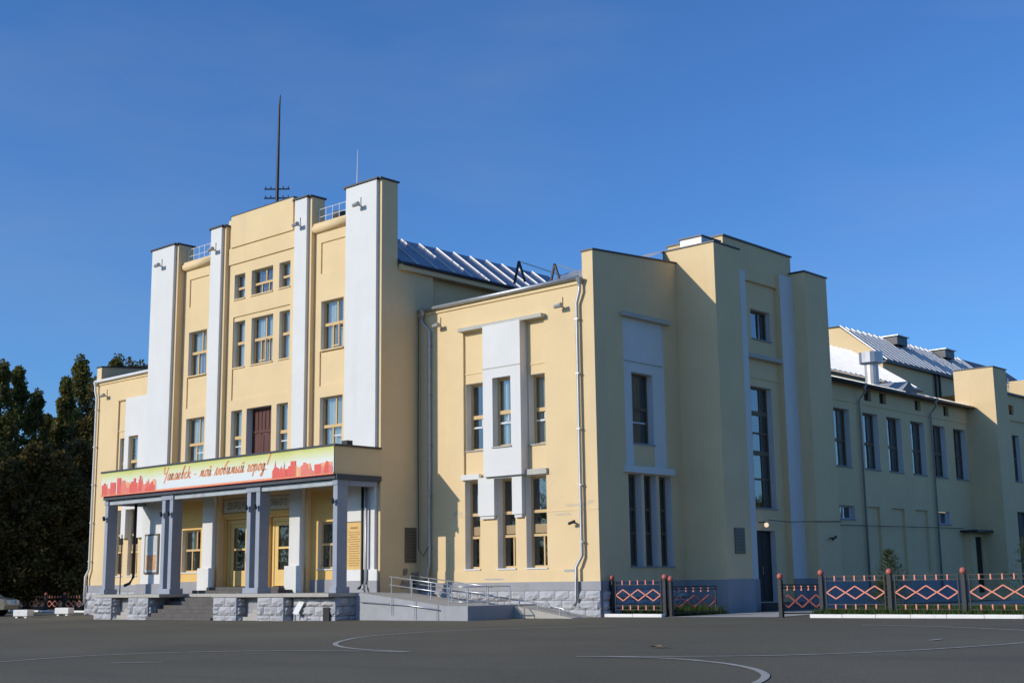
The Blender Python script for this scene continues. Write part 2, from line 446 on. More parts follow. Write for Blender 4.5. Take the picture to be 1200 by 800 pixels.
def window(parent, plane, c, u0, u1, z0, z1, depth, hs=(), vs=(), fm='wood_frame', bar=0.075, curtain=None, sill=True,
           extra=(), back=1.1, sill_mat='white_paint', blind=None, open_leaf=None):
    """recessed window: frame with rails, panes, sill, curtain, dark room behind.
    hs: (z fraction, thickness) rails; vs: (u fraction, z0 fraction, z1 fraction, thickness) posts."""
    P = pl(plane, c)
    w, h = u1 - u0, z1 - z0
    fr = MB()
    d0, d1 = depth, depth + 0.07
    fb = bar
    pbox(fr, plane, c, u0, u0 + fb, d0, d1, z0, z1, fm)
    pbox(fr, plane, c, u1 - fb, u1, d0, d1, z0, z1, fm)
    pbox(fr, plane, c, u0 + fb, u1 - fb, d0, d1, z1 - fb, z1, fm)
    pbox(fr, plane, c, u0 + fb, u1 - fb, d0, d1, z0, z0 + fb, fm)
    zc = [z0 + fb] ; zt = []
    rails = sorted(hs)
    for fz, t in rails:
        zz = z0 + fz * h
        pbox(fr, plane, c, u0 + fb, u1 - fb, d0 - 0.012, d1, zz - t / 2, zz + t / 2, fm)
    for fu, a, b, t in vs:
        uu = u0 + fu * w
        za = max(z0 + fb, z0 + a * h); zb = min(z1 - fb, z0 + b * h)
        pbox(fr, plane, c, uu - t / 2, uu + t / 2, d0 + 0.004, d1 - 0.004, za, zb, fm)
    for kind, a, b, p, q in extra:            # thin white glazing bars, fractions
        pbox(fr, plane, c, u0 + a * w, u0 + b * w, d0 + 0.018, d0 + 0.045, z0 + p * h, z0 + q * h, 'white_frame')
    wo = fr.build('window', parent)
    # panes: one per light between rails and posts
    zz = [z0 + fb] + [z0 + fz * h for fz, t in rails] + [z1 - fb]
    for i, (p, q) in enumerate(zip(zz, zz[1:])):
        pm = (p + q) / 2
        cuts = [u0 + fb] + sorted(u0 + fu * w for fu, a, b, t in vs if z0 + a * h < pm < z0 + b * h) + [u1 - fb]
        for a, b in zip(cuts, cuts[1:]):
            g = MB()
            if blind == i:
                g.quad(P(a, d0 + 0.03, p), P(b, d0 + 0.03, p), P(b, d0 + 0.03, q), P(a, d0 + 0.03, q), 'blind_tan').build('panel', wo)
            else:
                e = rnd.uniform(-0.006, 0.006); e2 = rnd.uniform(-0.006, 0.006)
                g.quad(P(a, d0 + 0.035 + e, p), P(b, d0 + 0.035 - e, p), P(b, d0 + 0.035 - e + e2, q), P(a, d0 + 0.035 + e + e2, q), 'window_glass').build('pane', wo)
    if open_leaf:                              # a casement standing ajar
        a, b, p, q = open_leaf
        k = MB(); A0, A1 = u0 + a * w, u0 + b * w; Z0, Z1 = z0 + p * h, z0 + q * h
        off = -0.16
        for (x0, x1, s0, s1) in ((A0, A0 + 0.05, Z0, Z1), (A1 - 0.05, A1, Z0, Z1), (A0 + .05, A1 - .05, Z0, Z0 + 0.05), (A0 + .05, A1 - .05, Z1 - 0.05, Z1)):
            da = d0 + off * (x1 - A0) / (A1 - A0)
            pbox(k, plane, c, x0, x1, da - 0.02, da + 0.02, s0, s1, fm)
        k.build('casement', wo)
    if sill:
        k = MB(); pbox(k, plane, c, u0 - 0.02, u1 + 0.02, -0.045, depth, z0 - 0.045, z0 + 0.001, sill_mat if plane == 'F' else 'grey_plinth_paint')
        k.build('sill', wo)
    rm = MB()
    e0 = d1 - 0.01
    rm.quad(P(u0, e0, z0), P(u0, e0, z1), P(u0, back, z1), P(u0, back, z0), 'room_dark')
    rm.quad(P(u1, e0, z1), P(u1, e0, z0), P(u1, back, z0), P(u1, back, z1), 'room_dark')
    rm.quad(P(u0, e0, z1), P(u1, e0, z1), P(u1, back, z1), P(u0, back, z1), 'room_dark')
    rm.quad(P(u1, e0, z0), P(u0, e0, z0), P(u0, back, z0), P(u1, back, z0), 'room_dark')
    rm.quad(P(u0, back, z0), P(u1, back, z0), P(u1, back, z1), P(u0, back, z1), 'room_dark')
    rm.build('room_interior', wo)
    if curtain:
        for (a, b, cm) in curtain:
            k = MB(); n = max(6, int((b - a) * w / 0.05)); ph = rnd.uniform(0, 6)
            pts = []
            for i in range(n + 1):
                uu = u0 + (a + (b - a) * i / n) * w
                pts.append((uu, depth + 0.17 + 0.03 * math.sin(i * 1.5 + ph) + 0.012 * math.sin(i * 0.6 + ph * 2)))
            for (ua, da), (ub, db) in zip(pts, pts[1:]):
                k.quad(P(ua, da, z0), P(ub, db, z0), P(ub, db, z1), P(ua, da, z1), cm)
            k.build('curtain', wo)
    return wo

# rock-faced stone blocks: a few shared shapes, unit wide and high, facing -Y
def stone_mesh(seed):
    r = random.Random(seed); mb = MB(); n = 4
    g = [[None] * (n + 1) for _ in range(n + 1)]
    for i in range(n + 1):
        for j in range(n + 1):
            edge = i in (0, n) or j in (0, n)
            d = 0.0 if edge else -r.uniform(0.03, 0.095)
            jx = 0 if edge else r.uniform(-.07, .07); jz = 0 if edge else r.uniform(-.07, .07)
            g[i][j] = ((i / n - 0.5) * 0.97 + jx, d, j / n * 0.96 + 0.02 + jz)
    for i in range(n):
        for j in range(n):
            mb.quad(g[i][j], g[i + 1][j], g[i + 1][j + 1], g[i][j + 1], 'rock_stone')
    b = [(-0.485, 0, .02), (.485, 0, .02), (.485, 0, .98), (-.485, 0, .98)]
    for k in range(4):
        a, c = b[k], b[(k + 1) % 4]
        mb.quad((a[0], .06, a[2]), (c[0], .06, c[2]), c, a, 'rock_stone')
    o = mb.build('stone'); me = o.data; bpy.data.objects.remove(o); return me
STONES = [stone_mesh(s) for s in range(7)]

def stones(parent, plane, c, u0, u1, z0, z1, rows, width, proud=0.03):
    rh = (z1 - z0) / rows
    for r in range(rows):
        n = max(1, round((u1 - u0) / width)); ws = (u1 - u0) / n
        cuts = [u0] + [u0 + ws * (k + (0.5 if r % 2 else 0.0)) for k in range(1 if r % 2 == 0 else 0, n)] + [u1]
        cuts = [cuts[0]] + [x + rnd.uniform(-.05, .05) for x in cuts[1:-1]] + [cuts[-1]]
        for a, b in zip(cuts, cuts[1:]):
            o = from_mesh('stone', rnd.choice(STONES), parent)
            o.scale = (b - a, 1, rh)
            if plane == 'F': o.location = ((a + b) / 2, c - proud, z0 + r * rh)
            else:
                o.location = (c + proud, (a + b) / 2, z0 + r * rh); o.rotation_euler = (0, 0, math.pi / 2)

# ------------------------------------------------------------------ ground
def zg(x, y):
    return 0.005 * (min(max(x, -60), 20) + 26) - 0.010 * max(0.0, 32.6 - max(y, -20))

gx_ = [-2500, -900, -400, -200, -120] + [-100 + 4 * i for i in range(31)] + [24, 40, 90, 200, 500, 1500, 2500]
gy_ = [-2500, -800, -300, -100, -40] + [-20 + 2.63 * i for i in range(21)] + [40, 60, 90, 150, 300, 800, 2500]
gm = MB()
idx = {}
for i, x in enumerate(gx_):
    for j, y in enumerate(gy_):
        idx[i, j] = len(gm.v); gm.v.append((x, y, zg(x, y)))
gm.m_('asphalt')
for i in range(len(gx_) - 1):
    for j in range(len(gy_) - 1):
        gm.f.append((idx[i, j], idx[i + 1, j], idx[i + 1, j + 1], idx[i, j + 1])); gm.mi.append(0)
ground = gm.build('square_ground', smooth=True)
tag(ground, kind='structure')

def ribbon(name, pts, w, mt, parent, lift=0.006, closed=False):
    # Catmull-Rom smoothing, then a flat strip on the ground
    P = [Vector((p[0], p[1], 0)) for p in pts]
    out = []
    for i in range(len(P) - 1):
        p0, p1, p2, p3 = P[max(i - 1, 0)], P[i], P[i + 1], P[min(i + 2, len(P) - 1)]
        for k in range(8):
            t = k / 8
            out.append(0.5 * ((2 * p1) + (-p0 + p2) * t + (2 * p0 - 5 * p1 + 4 * p2 - p3) * t * t + (-p0 + 3 * p1 - 3 * p2 + p3) * t ** 3))
    out.append(P[-1])
    mb = MB(); L = []
    for i, p in enumerate(out):
        d = (out[min(i + 1, len(out) - 1)] - out[max(i - 1, 0)]).normalized()
        s = Vector((-d.y, d.x, 0)) * w / 2
        for q in (p + s, p - s):
            mb.v.append((q.x, q.y, zg(q.x, q.y) + lift))
    mb.m_(mt)
    for i in range(len(out) - 1):
        mb.f.append((2 * i + 1, 2 * i + 3, 2 * i + 2, 2 * i)); mb.mi.append(0)
    return mb.build(name, parent)

for pts in ([(-21.14, 27.02), (-23.01, 25.18), (-23.97, 23.09), (-23.61, 20.82), (-22.56, 19.19), (-21.53, 18.11), (-20.4, 17.36), (-19.16, 16.89), (-17.77, 16.69)],
            [(-23.06, 11.61), (-23.17, 13.35), (-22.43, 14.74), (-21.11, 15.78), (-19.33, 16.41), (-17.77, 16.69)],
            [(-13.9, 16.76), (-12.91, 16.92), (-11.85, 16.79), (-10.73, 16.25), (-9.9, 15.61), (-9.4, 15.08), (-9.06, 14.62), (-8.77, 14.09), (-8.53, 13.53)],
            [(-13.9, 16.76), (-12.26, 17.39), (-11.12, 18.04), (-10.21, 19.06), (-9.47, 20.5), (-8.88, 22.5), (-8.5, 25)],
            [(-15.03, 28.55), (-12.91, 28.02), (-10.51, 26.7), (-9, 25.4)]):
    ribbon('painted_line', pts, 0.11, 'paint_line', ground, lift=0.006 + 0.004 * rnd.random())
ribbon('painted_dash', [(-10.63, 22.68), (-10.64, 23.2)], 0.10, 'paint_line', ground, 0.013)
ribbon('painted_dash', [(-20.51, 12.31), (-19.78, 12.83)], 0.08, 'paint_line', ground, 0.013)

# ------------------------------------------------------------------ the building
B = thing('palace_of_culture', 'large cream stucco hall with white pilasters, stepped front tower and grey colonnaded porch', 'building', (-41.7, 31, 0))
B.location = (0, 0, 0)
YW, XC, YT = 32.63, -26.05, 31.05
CX = -41.675
ST, WH, GD = 'yellow_stucco', 'white_paint', 'golden_stucco'

TRANS = 0.115
def v_top(u, a, b): return (u, a, b, 0.06)
# ---- right front wing
mb = MB()
rec = (-32.0, -28.2, 4.62, 9.8)
low = [(-31.95, -31.23), (-30.42, -29.6), (-29.12, -28.21)]
wall(mb, 'F', YW, -34.2, XC, -0.5, 10.72, [rec + (0.08, ST)] + [(a, b, 1.56, 4.56, 0.27, WH) for a, b in low], ST)
wall(mb, 'F', YW + 0.08, rec[0], rec[1], rec[2], rec[3], [(-31.95, -31.06, 5.62, 7.97, 0.27, WH), (-29.0, -28.2, 5.62, 7.97, 0.27, WH), (-30.34, -29.5, 5.62, 7.98, 0.01, WH)], ST)
mb.build('wing_wall', B)
mb = MB()   # white centre panel standing proud
def white_panel(mb, c, u0, u1, z0, z1, holes, wide, zsplit):
    wall(mb, 'F', c, u0, u1, zsplit, z1, [h for h in holes if h[2] > zsplit], WH)
    P = pl('F', c); d = YW - c + 0.08
    mb.quad(P(u1, 0, zsplit), P(u1, d, zsplit), P(u1, d, z1), P(u1, 0, z1), WH)
    mb.quad(P(u0, d, zsplit), P(u0, 0, zsplit), P(u0, 0, z1), P(u0, d, z1), WH)
    mb.quad(P(u0, 0, z1), P(u1, 0, z1), P(u1, d, z1), P(u0, d, z1), WH)
white_panel(mb, 32.35, -30.79, -29.05, 3.3, 9.84, [(-30.34, -29.5, 5.62, 7.98, 0.28, WH)], 0, 4.62)
# lower legs either side of the middle ground-floor window
for a, b in ((-31.17, -30.42), (-29.6, -29.16)):
    mb.box(a, b, 32.47, YW + 0.01, 3.32, 4.619, WH)
    mb.box(a + 0.06, b - 0.06, 32.52, YW + 0.01, 3.22, 3.319, WH)
mb.box(-30.42, -29.6, 32.47, YW + 0.01, 4.56, 4.618, WH)
mb.build('white_panel', B)
for a, b, z in ((-30.79, -29.05, 8.33),):
    MB().box(a - .004, b + .004, 32.338, 32.36, z - 0.018, z + 0.018, 'peeling_white').build('panel_joint', B)
for a, b in ((-32.0, -30.80), (-29.04, -28.2)):
    MB().box(a, b, 32.69, 32.72, 8.30, 8.345, ST).build('string_course', B)
MB().box(-32.06, -28.12, 32.40, YW + 0.04, 9.82, 9.95, 'peeling_white').build('hood_moulding', B, bevel=0.01)
MB().box(-32.06, -31.18, 32.53, YW + 0.02, 4.59, 4.78, 'white_paint').build('lintel', B, bevel=0.01)
MB().box(-29.10, -28.12, 32.53, YW + 0.02, 4.59, 4.78, 'peeling_white').build('lintel', B, bevel=0.01)
WU = dict(hs=((0.50, 0.13),), vs=(), extra=(('h', 0.08, 0.92, 0.335, 0.36), ('v', 0.56, 0.60, 0.345, 0.46)))
for (a, b, c, cu) in ((-31.95, -31.06, YW + 0.08, [(0.5, 1, 'curtain')]), (-30.34, -29.5, 32.35, [(0.08, 0.45, 'curtain'), (0.6, 0.8, 'curtain_dark')]), (-29.0, -28.2, YW + 0.08, [(0.0, 1.0, 'curtain')])):
    window(B, 'F', c, a, b, 5.62, 7.97, 0.27, curtain=cu, sill_mat='pale_concrete', **WU)
for k, (a, b) in enumerate(low):
    window(B, 'F', YW, a, b, 1.56, 4.56, 0.27, hs=((0.615, 0.10), (0.355, 0.085)), vs=((0.6, 0.02, 0.355, 0.05),), blind=None,
           curtain=[(0.7, 1.0, 'curtain_dark')] if k == 2 else None)
    MB().box(a + .08, b - .08, YW + 0.30, YW + 0.315, 2.70, 2.99, 'blind_tan').build('window_blind', B)
# faint string courses and the plinth
MB().box(-34.2, -32.0, YW - 0.012, YW, 3.34, 3.38, ST).build('string_course', B)
MB().box(-28.2, XC - .002, YW - 0.012, YW, 3.34, 3.38, ST).build('string_course', B)
MB().box(-34.2, XC + 0.02, YW - 0.02, YW, 1.1, 1.50, ST).build('base_band', B)
p = MB().box(-34.2, XC + 0.06, YW - 0.06, YW + .02, -0.5, 0.82, 'grey_plinth_paint').box(-34.2, XC + 0.08, YW - 0.08, YW + .02, 0.82, 1.1, 'grey_plinth_paint').build('plinth', B)
stones(p, 'F', YW - 0.06, -34.1, XC + 0.06, -0.08, 0.81, 3, 0.62)
# cornice, gutter
MB().box(-34.2, -26.5, YW - 0.05, YW + 0.3, 10.72, 10.86, ST).build('cornice', B)
MB().tube([(-34.15, YW - 0.13, 10.9), (-26.55, YW - 0.13, 10.93)], 0.075, 'zinc').build('gutter', B, smooth=True)
MB().box(-34.2, -26.5, YW - 0.10, YW + 0.6, 10.862, 10.90, 'cap_metal').build('eave_sheet', B)
# side parapet over the corner
def parapet(x0, x1, yf, yb, z0, zf, zb, mt, cap):
    mb = MB()
    a, b, c, d = (x0, yf), (x1, yf), (x1, yb), (x0, yb)
    zt = {0: zf, 1: zf, 2: zb, 3: zb}
    pts = [a, b, c, d]
    for i in range(4):
        j = (i + 1) % 4
        mb.quad((*pts[i], z0), (*pts[j], z0), (*pts[j], zt[j]), (*pts[i], zt[i]), mt)
    o = mb.build('parapet', B)
    k = MB(); e = 0.04
    q = [(x0 - e, yf - e, zf), (x1 + e, yf - e, zf), (x1 + e, yb, zb), (x0 - e, yb, zb)]
    k.quad(*[(x, y, z + 0.055) for x, y, z in q], cap)
    for i in range(4):
        j = (i + 1) % 4
        k.quad((*q[i][:2], q[i][2] + .002), (*q[j][:2], q[j][2] + .002), (*q[j][:2], q[j][2] + 0.055), (*q[i][:2], q[i][2] + 0.055), cap)
    k.build('coping', o)
parapet(-26.5, XC, YW, 37.35, 10.72, 11.78, 12.12, ST, 'cap_metal')
# corner roof behind the gutter
mb = MB()
mb.quad((-31.3, 34.6, 11.25), (-26.5, 33.2, 10.95), (-26.5, 37.6, 12.78), (-31.3, 37.6, 12.72), 'galvanised_roof')
mb.quad((-34.2, 33.2, 10.9), (-26.5, 33.2, 10.9), (-26.5, 42, 11.0), (-34.2, 42, 11.0), 'cap_metal')
mb.build('wing_roof', B)
for (x, z) in ((-32.76, 13.25), (-30.96, 12.83)):
    k = MB().bar((x - .25, 36.5, z - .85), (x, 36.5, z), .07, .07, 'dark_metal').bar((x + .3, 36.5, z - .85), (x, 36.5, z), .07, .07, 'dark_metal')
    k.bar((x, 36.5, z), (x + 1.6, 37.6, z - 0.75), .04, .04, 'zinc')
    k.build('roof_bracket', B)

# ---- side of the corner block
mb = MB()
sl = [(34.23 + .845 * k, 34.93 + .845 * k) for k in range(3)]
wall(mb, 'S', XC, YW, 37.4, -0.5, 10.72, [(34.15, 36.4, 4.80, 9.76, 0.05, WH)] + [(a, b, 1.56, 4.55, 0.27, WH) for a, b in sl], ST)
wall(mb, 'S', XC - 0.05, 34.15, 36.4, 4.80, 9.76, [(34.62, 35.80, 5.58, 7.96, 0.25, WH)], WH)
mb.build('side_wall', B)
MB().box(XC - 0.02, XC + 0.16, 34.03, 36.72, 9.78, 9.93, 'peeling_white').build('hood_moulding', B, bevel=0.01)
MB().box(XC - 0.02, XC + 0.14, 33.98, 36.68, 4.58, 4.80, WH).build('lintel', B, bevel=0.01)
MB().box(XC - 0.052, XC - 0.03, 34.15, 36.4, 8.29, 8.33, 'peeling_white').build('panel_joint', B)
MB().box(XC - 0.052, XC - 0.04, 34.65, 35.78, 4.82, 5.50, ST).build('apron_panel', B)
window(B, 'S', XC - 0.05, 34.62, 35.80, 5.58, 7.96, 0.25, hs=((0.5, 0.1),), extra=(('h', 0.05, 0.9, 0.30, 0.32),), fm='dark_frame', curtain=[(0.3, 0.8, 'curtain_dark')])
for a, b in sl:
    window(B, 'S', XC, a, b, 1.56, 4.55, 0.27, hs=((0.62, 0.08), (0.36, 0.07)), fm='dark_frame', curtain=None)
p = MB().box(XC - .02, XC + 0.06, YW, 37.34, -0.5, 0.82, 'grey_plinth_paint').box(XC - .02, XC + 0.08, YW, 37.34, 0.82, 1.1, 'grey_plinth_paint').build('plinth', B)
stones(p, 'S', XC + 0.06, YW + .02, 37.30, -0.08, 0.81, 3, 0.62)

# ---- stair tower
mb = MB()
mb.box(-26.6, -24.43, 37.34, 38.94, -0.5, 12.62, ST)
mb.build('pylon', B, bevel=0.012)
mb = MB(); mb.box(-26.6, -24.43, 43.47, 45.15, -0.5, 12.58, ST); mb.build('pylon', B, bevel=0.012)
mb = MB(); mb.box(-26.0, -24.96, 38.94, 40.13, -0.5, 12.15, WH); mb.build('pilaster', B)
mb = MB(); mb.box(-26.0, -24.96, 42.53, 43.47, -0.5, 12.42, WH)
mb.box(-26.0, -24.972, 42.518, 42.53, -.5, 12.42, ST); mb.build('pilaster', B)
mb = MB()
wall(mb, 'S', -25.19, 40.13, 42.53, -0.5, 11.9, [(40.75, 42.1, 9.78, 10.88, 0.2, WH), (40.52, 41.95, 3.60, 8.0, 0.22, WH), (40.5, 41.75, 0.30, 2.80, 0.25, WH)], ST)
mb.build('stair_wall', B)
mb = MB(); mb.box(-27.5, -25.08, 38.94, 43.62, 11.88, 13.27, ST); mb.build('attic', B, bevel=0.012)
MB().box(-27.55, -25.03, 38.9, 43.67, 13.272, 13.33, 'cap_metal').build('coping', B)
MB().box(-26.64, -24.39, 37.30, 38.98, 12.622, 12.67, 'cap_metal').build('coping', B)
MB().box(-26.64, -24.39, 43.43, 45.19, 12.582, 12.64, 'cap_metal').build('coping', B)
MB().box(-26.0, -25.1, 37.6, 38.75, 12.672, 13.0, 'galvanised_roof').box(-26.05, -25.05, 37.55, 38.8, 13.0, 13.05, 'cap_metal').build('roof_vent', B)
MB().box(-25.25, -24.98, 40.14, 42.52, 9.0, 9.15, 'peeling_white').build('hood_moulding', B, bevel=0.01)
MB().box(-25.2, -25.16, 40.14, 42.52, 8.29, 8.34, ST).build('string_course', B)
window(B, 'S', -25.19, 40.75, 42.1, 9.78, 10.88, 0.2, vs=((0.6, 0, 1, 0.07),), fm='dark_frame', curtain=None)
window(B, 'S', -25.19, 40.52, 41.95, 3.60, 8.0, 0.22, hs=((0.785, 0.16), (0.62, 0.06), (0.455, 0.16), (0.24, 0.06)), vs=((0.66, 0, 1, 0.07),), fm='dark_frame', curtain=[(0.0, 1.0, 'room_dark')])
d = MB().box(-25.46, -25.40, 40.5, 41.75, 0.30, 2.80, 'dark_door').build('door', B)
MB().box(-25.40, -25.39, 40.6, 41.1, 0.42, 2.68, 'dark_door').build('door_panel', d)
MB().box(-25.40, -25.39, 41.16, 41.65, 0.42, 2.68, 'dark_door').build('door_panel', d)
MB().tube([(-25.36, 41.08, 1.25), (-25.36, 41.08, 1.55)], 0.015, 'zinc', 6).build('handle', d)
MB().box(-25.15, -24.1, 40.2, 42.1, -0.2, 0.28, 'step_concrete').build('step', B)
MB().box(-24.1, -23.75, 40.2, 42.1, -0.2, 0.13, 'step_concrete').build('step', B)
for (x, a, b) in ((-24.43, 37.345, 38.98), (-24.96, 38.98, 40.13), (-24.96, 42.53, 43.44), (-24.43, 43.44, 45.19)):
    MB().box(x - 0.5, x + 0.05, a, b, -0.5, 1.1, 'grey_plinth_paint').build('plinth', B)
MB().box(-25.99, -24.38, 37.275, 37.345, -0.5, 1.1, 'grey_plinth_paint').build('plinth', B)

# ---- back wing along the side
mb = MB()
bw = [48.1, 50.63, 52.8, 55.1, 57.3, 59.55]
nich = [(50.53, 51.67), (52.76, 53.96), (55.04, 56.23)]
vent = [(50.87, 51.5), (52.26, 52.89), (55.67, 56.25), (58.65, 59.2)]
holes = [(a, a + 1.35, 5.6, 7.98, 0.24, WH) for a in bw] + [(a, b, 1.25, 4.02, 0.10, ST) for a, b in nich]
holes += [(a, b, 8.5, 8.98, 0.15, ST) for a, b in vent] + [(48.2, 49.45, 3.46, 4.0, 0.2, WH), (57.29, 58.55, 3.46, 4.02, 0.2, WH)]
wall(mb, 'S', XC, 45.1, 61.35, -0.5, 9.12, holes, ST)
for a, b in nich: mb.quad((XC - .1, a, 1.25), (XC - .1, b, 1.25), (XC - .1, b, 4.02), (XC - .1, a, 4.02), ST)
for a, b in vent: mb.quad((XC - .15, a, 8.5), (XC - .15, b, 8.5), (XC - .15, b, 8.98), (XC - .15, a, 8.98), 'room_dark')
mb.build('back_wing_wall', B)
for i, a in enumerate(bw):
    window(B, 'S', XC, a, a + 1.35, 5.6, 7.98, 0.24, hs=((0.46, 0.11),), vs=((0.58, 0, 1, 0.07),), fm='dark_frame',
           curtain=[(0, 1, 'curtain' if i < 2 else 'curtain_dark')] if i != 3 else [(0.5, 1, 'curtain_dark')])
for a, b in ((48.2, 49.45), (57.29, 58.55)):
    window(B, 'S', XC, a, b, 3.46, 4.0, 0.2, vs=((0.5, 0, 1, 0.05),), fm='white_frame', bar=0.05)
MB().box(XC - .01, XC + 0.03, 45.15, 61.3, 8.30, 8.36, ST).build('string_course', B)
MB().box(XC - .01, XC + 0.08, 45.15, 61.3, -0.5, 0.95, 'grey_plinth_paint').build('plinth', B)
mb = MB()
mb.quad((XC + 0.35, 45.2, 9.12), (XC + 0.35, 61.3, 9.12), (XC - 2.4, 61.3, 10.0), (XC - 2.4, 45.2, 10.0), 'silver_roof')
mb.quad((XC - 2.4, 45.2, 10.0), (XC - 2.4, 61.3, 10.0), (-34, 61.3, 10.2), (-34, 45.2, 10.2), 'galvanised_roof')
for k in range(17):
    y = 45.6 + k * 0.95
    mb.bar((XC + .33, y, 9.15), (XC - 2.4, y, 10.03), 0.03, 0.05, 'galvanised_roof')
ro = mb.build('back_wing_roof', B)
MB().box(XC, XC + 0.36, 45.2, 61.3, 9.04, 9.10, 'cap_metal').build('eave_sheet', ro)
MB().tube([(XC + 0.40, 45.3, 9.06), (XC + 0.40, 61.2, 9.06)], 0.07, 'cap_metal').build('gutter', ro, smooth=True)
for y in (54.3,):   # low dormer hatches on the eave
    k = MB(); k.poly([(XC + .1, y, 9.25), (XC + .1, y + 1.5, 9.25), (XC + .1, y + .75, 9.75)], 'cap_metal')
    k.poly([(XC + .1, y, 9.25), (XC + .1, y + .75, 9.75), (XC - 1.5, y + .75, 9.80)], 'galvanised_roof')
    k.poly([(XC + .1, y + .75, 9.75), (XC + .1, y + 1.5, 9.25), (XC - 1.5, y + .75, 9.80)], 'galvanised_roof')
    k.build('dormer', ro)
k = MB(); k.tube([(-27.0, 53.6, 9.3), (-27.0, 53.6, 10.6)], 0.30, 'galvanised_roof', 14)
k.tube([(-27.0, 53.6, 10.52), (-27.0, 53.6, 11.0)], 0.52, 'zinc', 16); k.build('ventilation_stack', B, smooth=False)
# side door with its projecting surround and canopy
k = MB(); wall(k, 'S', XC + 0.35, 59.9, 61.3, -0.3, 3.1, [(60.35, 61.15, 0.35, 2.92, 0.3, ST)], ST)
k.quad((XC, 59.9, -.3), (XC + .35, 59.9, -.3), (XC + .35, 59.9, 3.1), (XC, 59.9, 3.1), ST)
k.quad((XC, 59.9, 3.1), (XC + .35, 59.9, 3.1), (XC + .35, 61.3, 3.1), (XC, 61.3, 3.1), ST)
po = k.build('door_surround', B)
MB().box(XC + .22, XC + .26, 60.35, 61.15, 0.35, 2.92, 'dark_door').build('door', po)
MB().box(XC, XC + 0.85, 59.5, 61.5, 3.12, 3.22, 'cap_metal').build('canopy', po)
# far pylon and what stands beyond it
MB().box(-26.6, -24.62, 61.3, 62.85, -0.5, 10.95, ST).build('pylon', B, bevel=0.012)
MB().box(-26.64, -24.58, 61.26, 62.9, 10.952, 11.0, 'cap_metal').build('coping', B)
k = MB(); wall(k, 'S', -25.3, 62.85, 76, -0.5, 10.0, [(64.7, 65.6, 5.7, 8.0, 0.2, WH), (67.2, 68.2, 5.7, 8.0, 0.2, WH), (64.2, 65.2, 9.0, 9.5, .1, ST), (64.6, 66.2, 0.4, 4.2, .25, WH)], ST)
k.quad((-25.3, 76, -.5), (-40, 76, -.5), (-40, 76, 10), (-25.3, 76, 10), ST)
k.quad((-25.3, 62.8, 10), (-25.3, 76, 10), (-34, 76, 10), (-34, 62.8, 10), 'cap_metal')
k.build('far_wing_wall', B)
for a, b in ((64.7, 65.6), (67.2, 68.2)):
    window(B, 'S', -25.3, a, b, 5.7, 8.0, 0.2, hs=((0.5, 0.1),), fm='dark_frame')
window(B, 'S', -25.3, 64.6, 66.2, 0.4, 4.2, 0.25, hs=((0.6, 0.1),), vs=((0.5, 0, 1, .06),), fm='dark_frame')
MB().box(-25.3, -25.15, 62.86, 76, 10.0, 10.08, 'cap_metal').build('coping', B)
MB().box(-25.3, -25.22, 62.86, 76, 8.7, 8.8, ST).build('string_course', B)
MB().box(-30.2, -27.2, 75.2, 77, 9.5, 12.2, ST).build('far_pylon', B)
k = MB()
for i in range(5): k.tube([(-25.5, 63.1 + i * .55, 10.05), (-25.5, 63.1 + i * .55, 10.95)], 0.02, 'zinc', 5)
for z in (10.5, 10.93): k.tube([(-25.5, 63.0, z), (-25.5, 65.4, z)], 0.018, 'zinc', 5)
k.build('roof_railing', B)

# ---- stage house behind
mb = MB()
X0, Y0, Y1_ = -30.0, 60.8, 82.0
mb.poly([(-36, Y0, 8), (X0, Y0, 8), (X0, Y0, 12.05), (-32.25, Y0, 13.85), (-34.2, Y0, 13.95), (-36, Y0, 13.9)], ST)
mb.quad((X0, Y0, 8), (X0, Y1_, 8), (X0, Y1_, 12.05), (X0, Y0, 12.05), ST)
mb.build('stage_wall', B)
mb = MB()
mb.quad((X0 + .25, Y0 - .15, 11.86), (X0 + .25, Y1_, 11.86), (-32.25, Y1_, 13.93), (-32.25, Y0 - .15, 13.93), 'old_roof')
mb.quad((-32.25, Y0 - .15, 13.93), (-32.25, Y1_, 13.93), (-38, Y1_, 14.0), (-38, Y0 - .15, 14.0), 'galvanised_roof')
mb.box(X0 - .02, X0 + .25, Y0 - .12, Y1_, 11.76, 11.84, 'cap_metal')
for k in range(24):
    y = Y0 + 0.1 + k * 0.62
    mb.bar((X0 + .24, y, 11.90), (-32.25, y, 13.97), 0.20, 0.06, 'seam_white', up=(1, 0, 1))
so = mb.build('stage_roof', B)
for y in (65.3, 71.3):
    MB().box(-32.6, -31.3, y, y + 1.2, 13.45, 13.90, 'cap_metal').box(-32.7, -31.2, y - .1, y + 1.3, 13.902, 13.95, 'zinc').build('dormer', so)
for y in (66.6, 67.1):
    MB().tube([(X0 + .1, y, 8.5), (X0 + .1, y, 11.9)], 0.07, 'dark_metal', 6).build('flue_pipe', B)
mb = MB()   # lower roof in front of the stage gable
mb.quad((-28.0, 46.0, 10.15), (-28.0, 60.7, 10.15), (-31.5, 60.7, 12.45), (-31.5, 46.0, 12.45), 'silver_roof')
mb.quad((-28.1, 46.0, 9.3), (-28.1, 60.7, 9.3), (-28.1, 60.7, 10.1), (-28.1, 46.0, 10.1), ST)
mb.box(-28.1, -27.95, 46.0, 60.7, 10.02, 10.10, 'cap_metal')
for k in range(30):
    y = 46.3 + k * 0.48
    mb.bar((-28.02, y, 10.19), (-31.5, y, 12.49), 0.06, 0.10, 'seam_white', up=(1, 0, 1))
mb.build('link_roof', B)
MB().box(-29.9, -29.4, 74.0, 75.0, 10.2, 10.9, 'white_frame').build('air_conditioner', B)

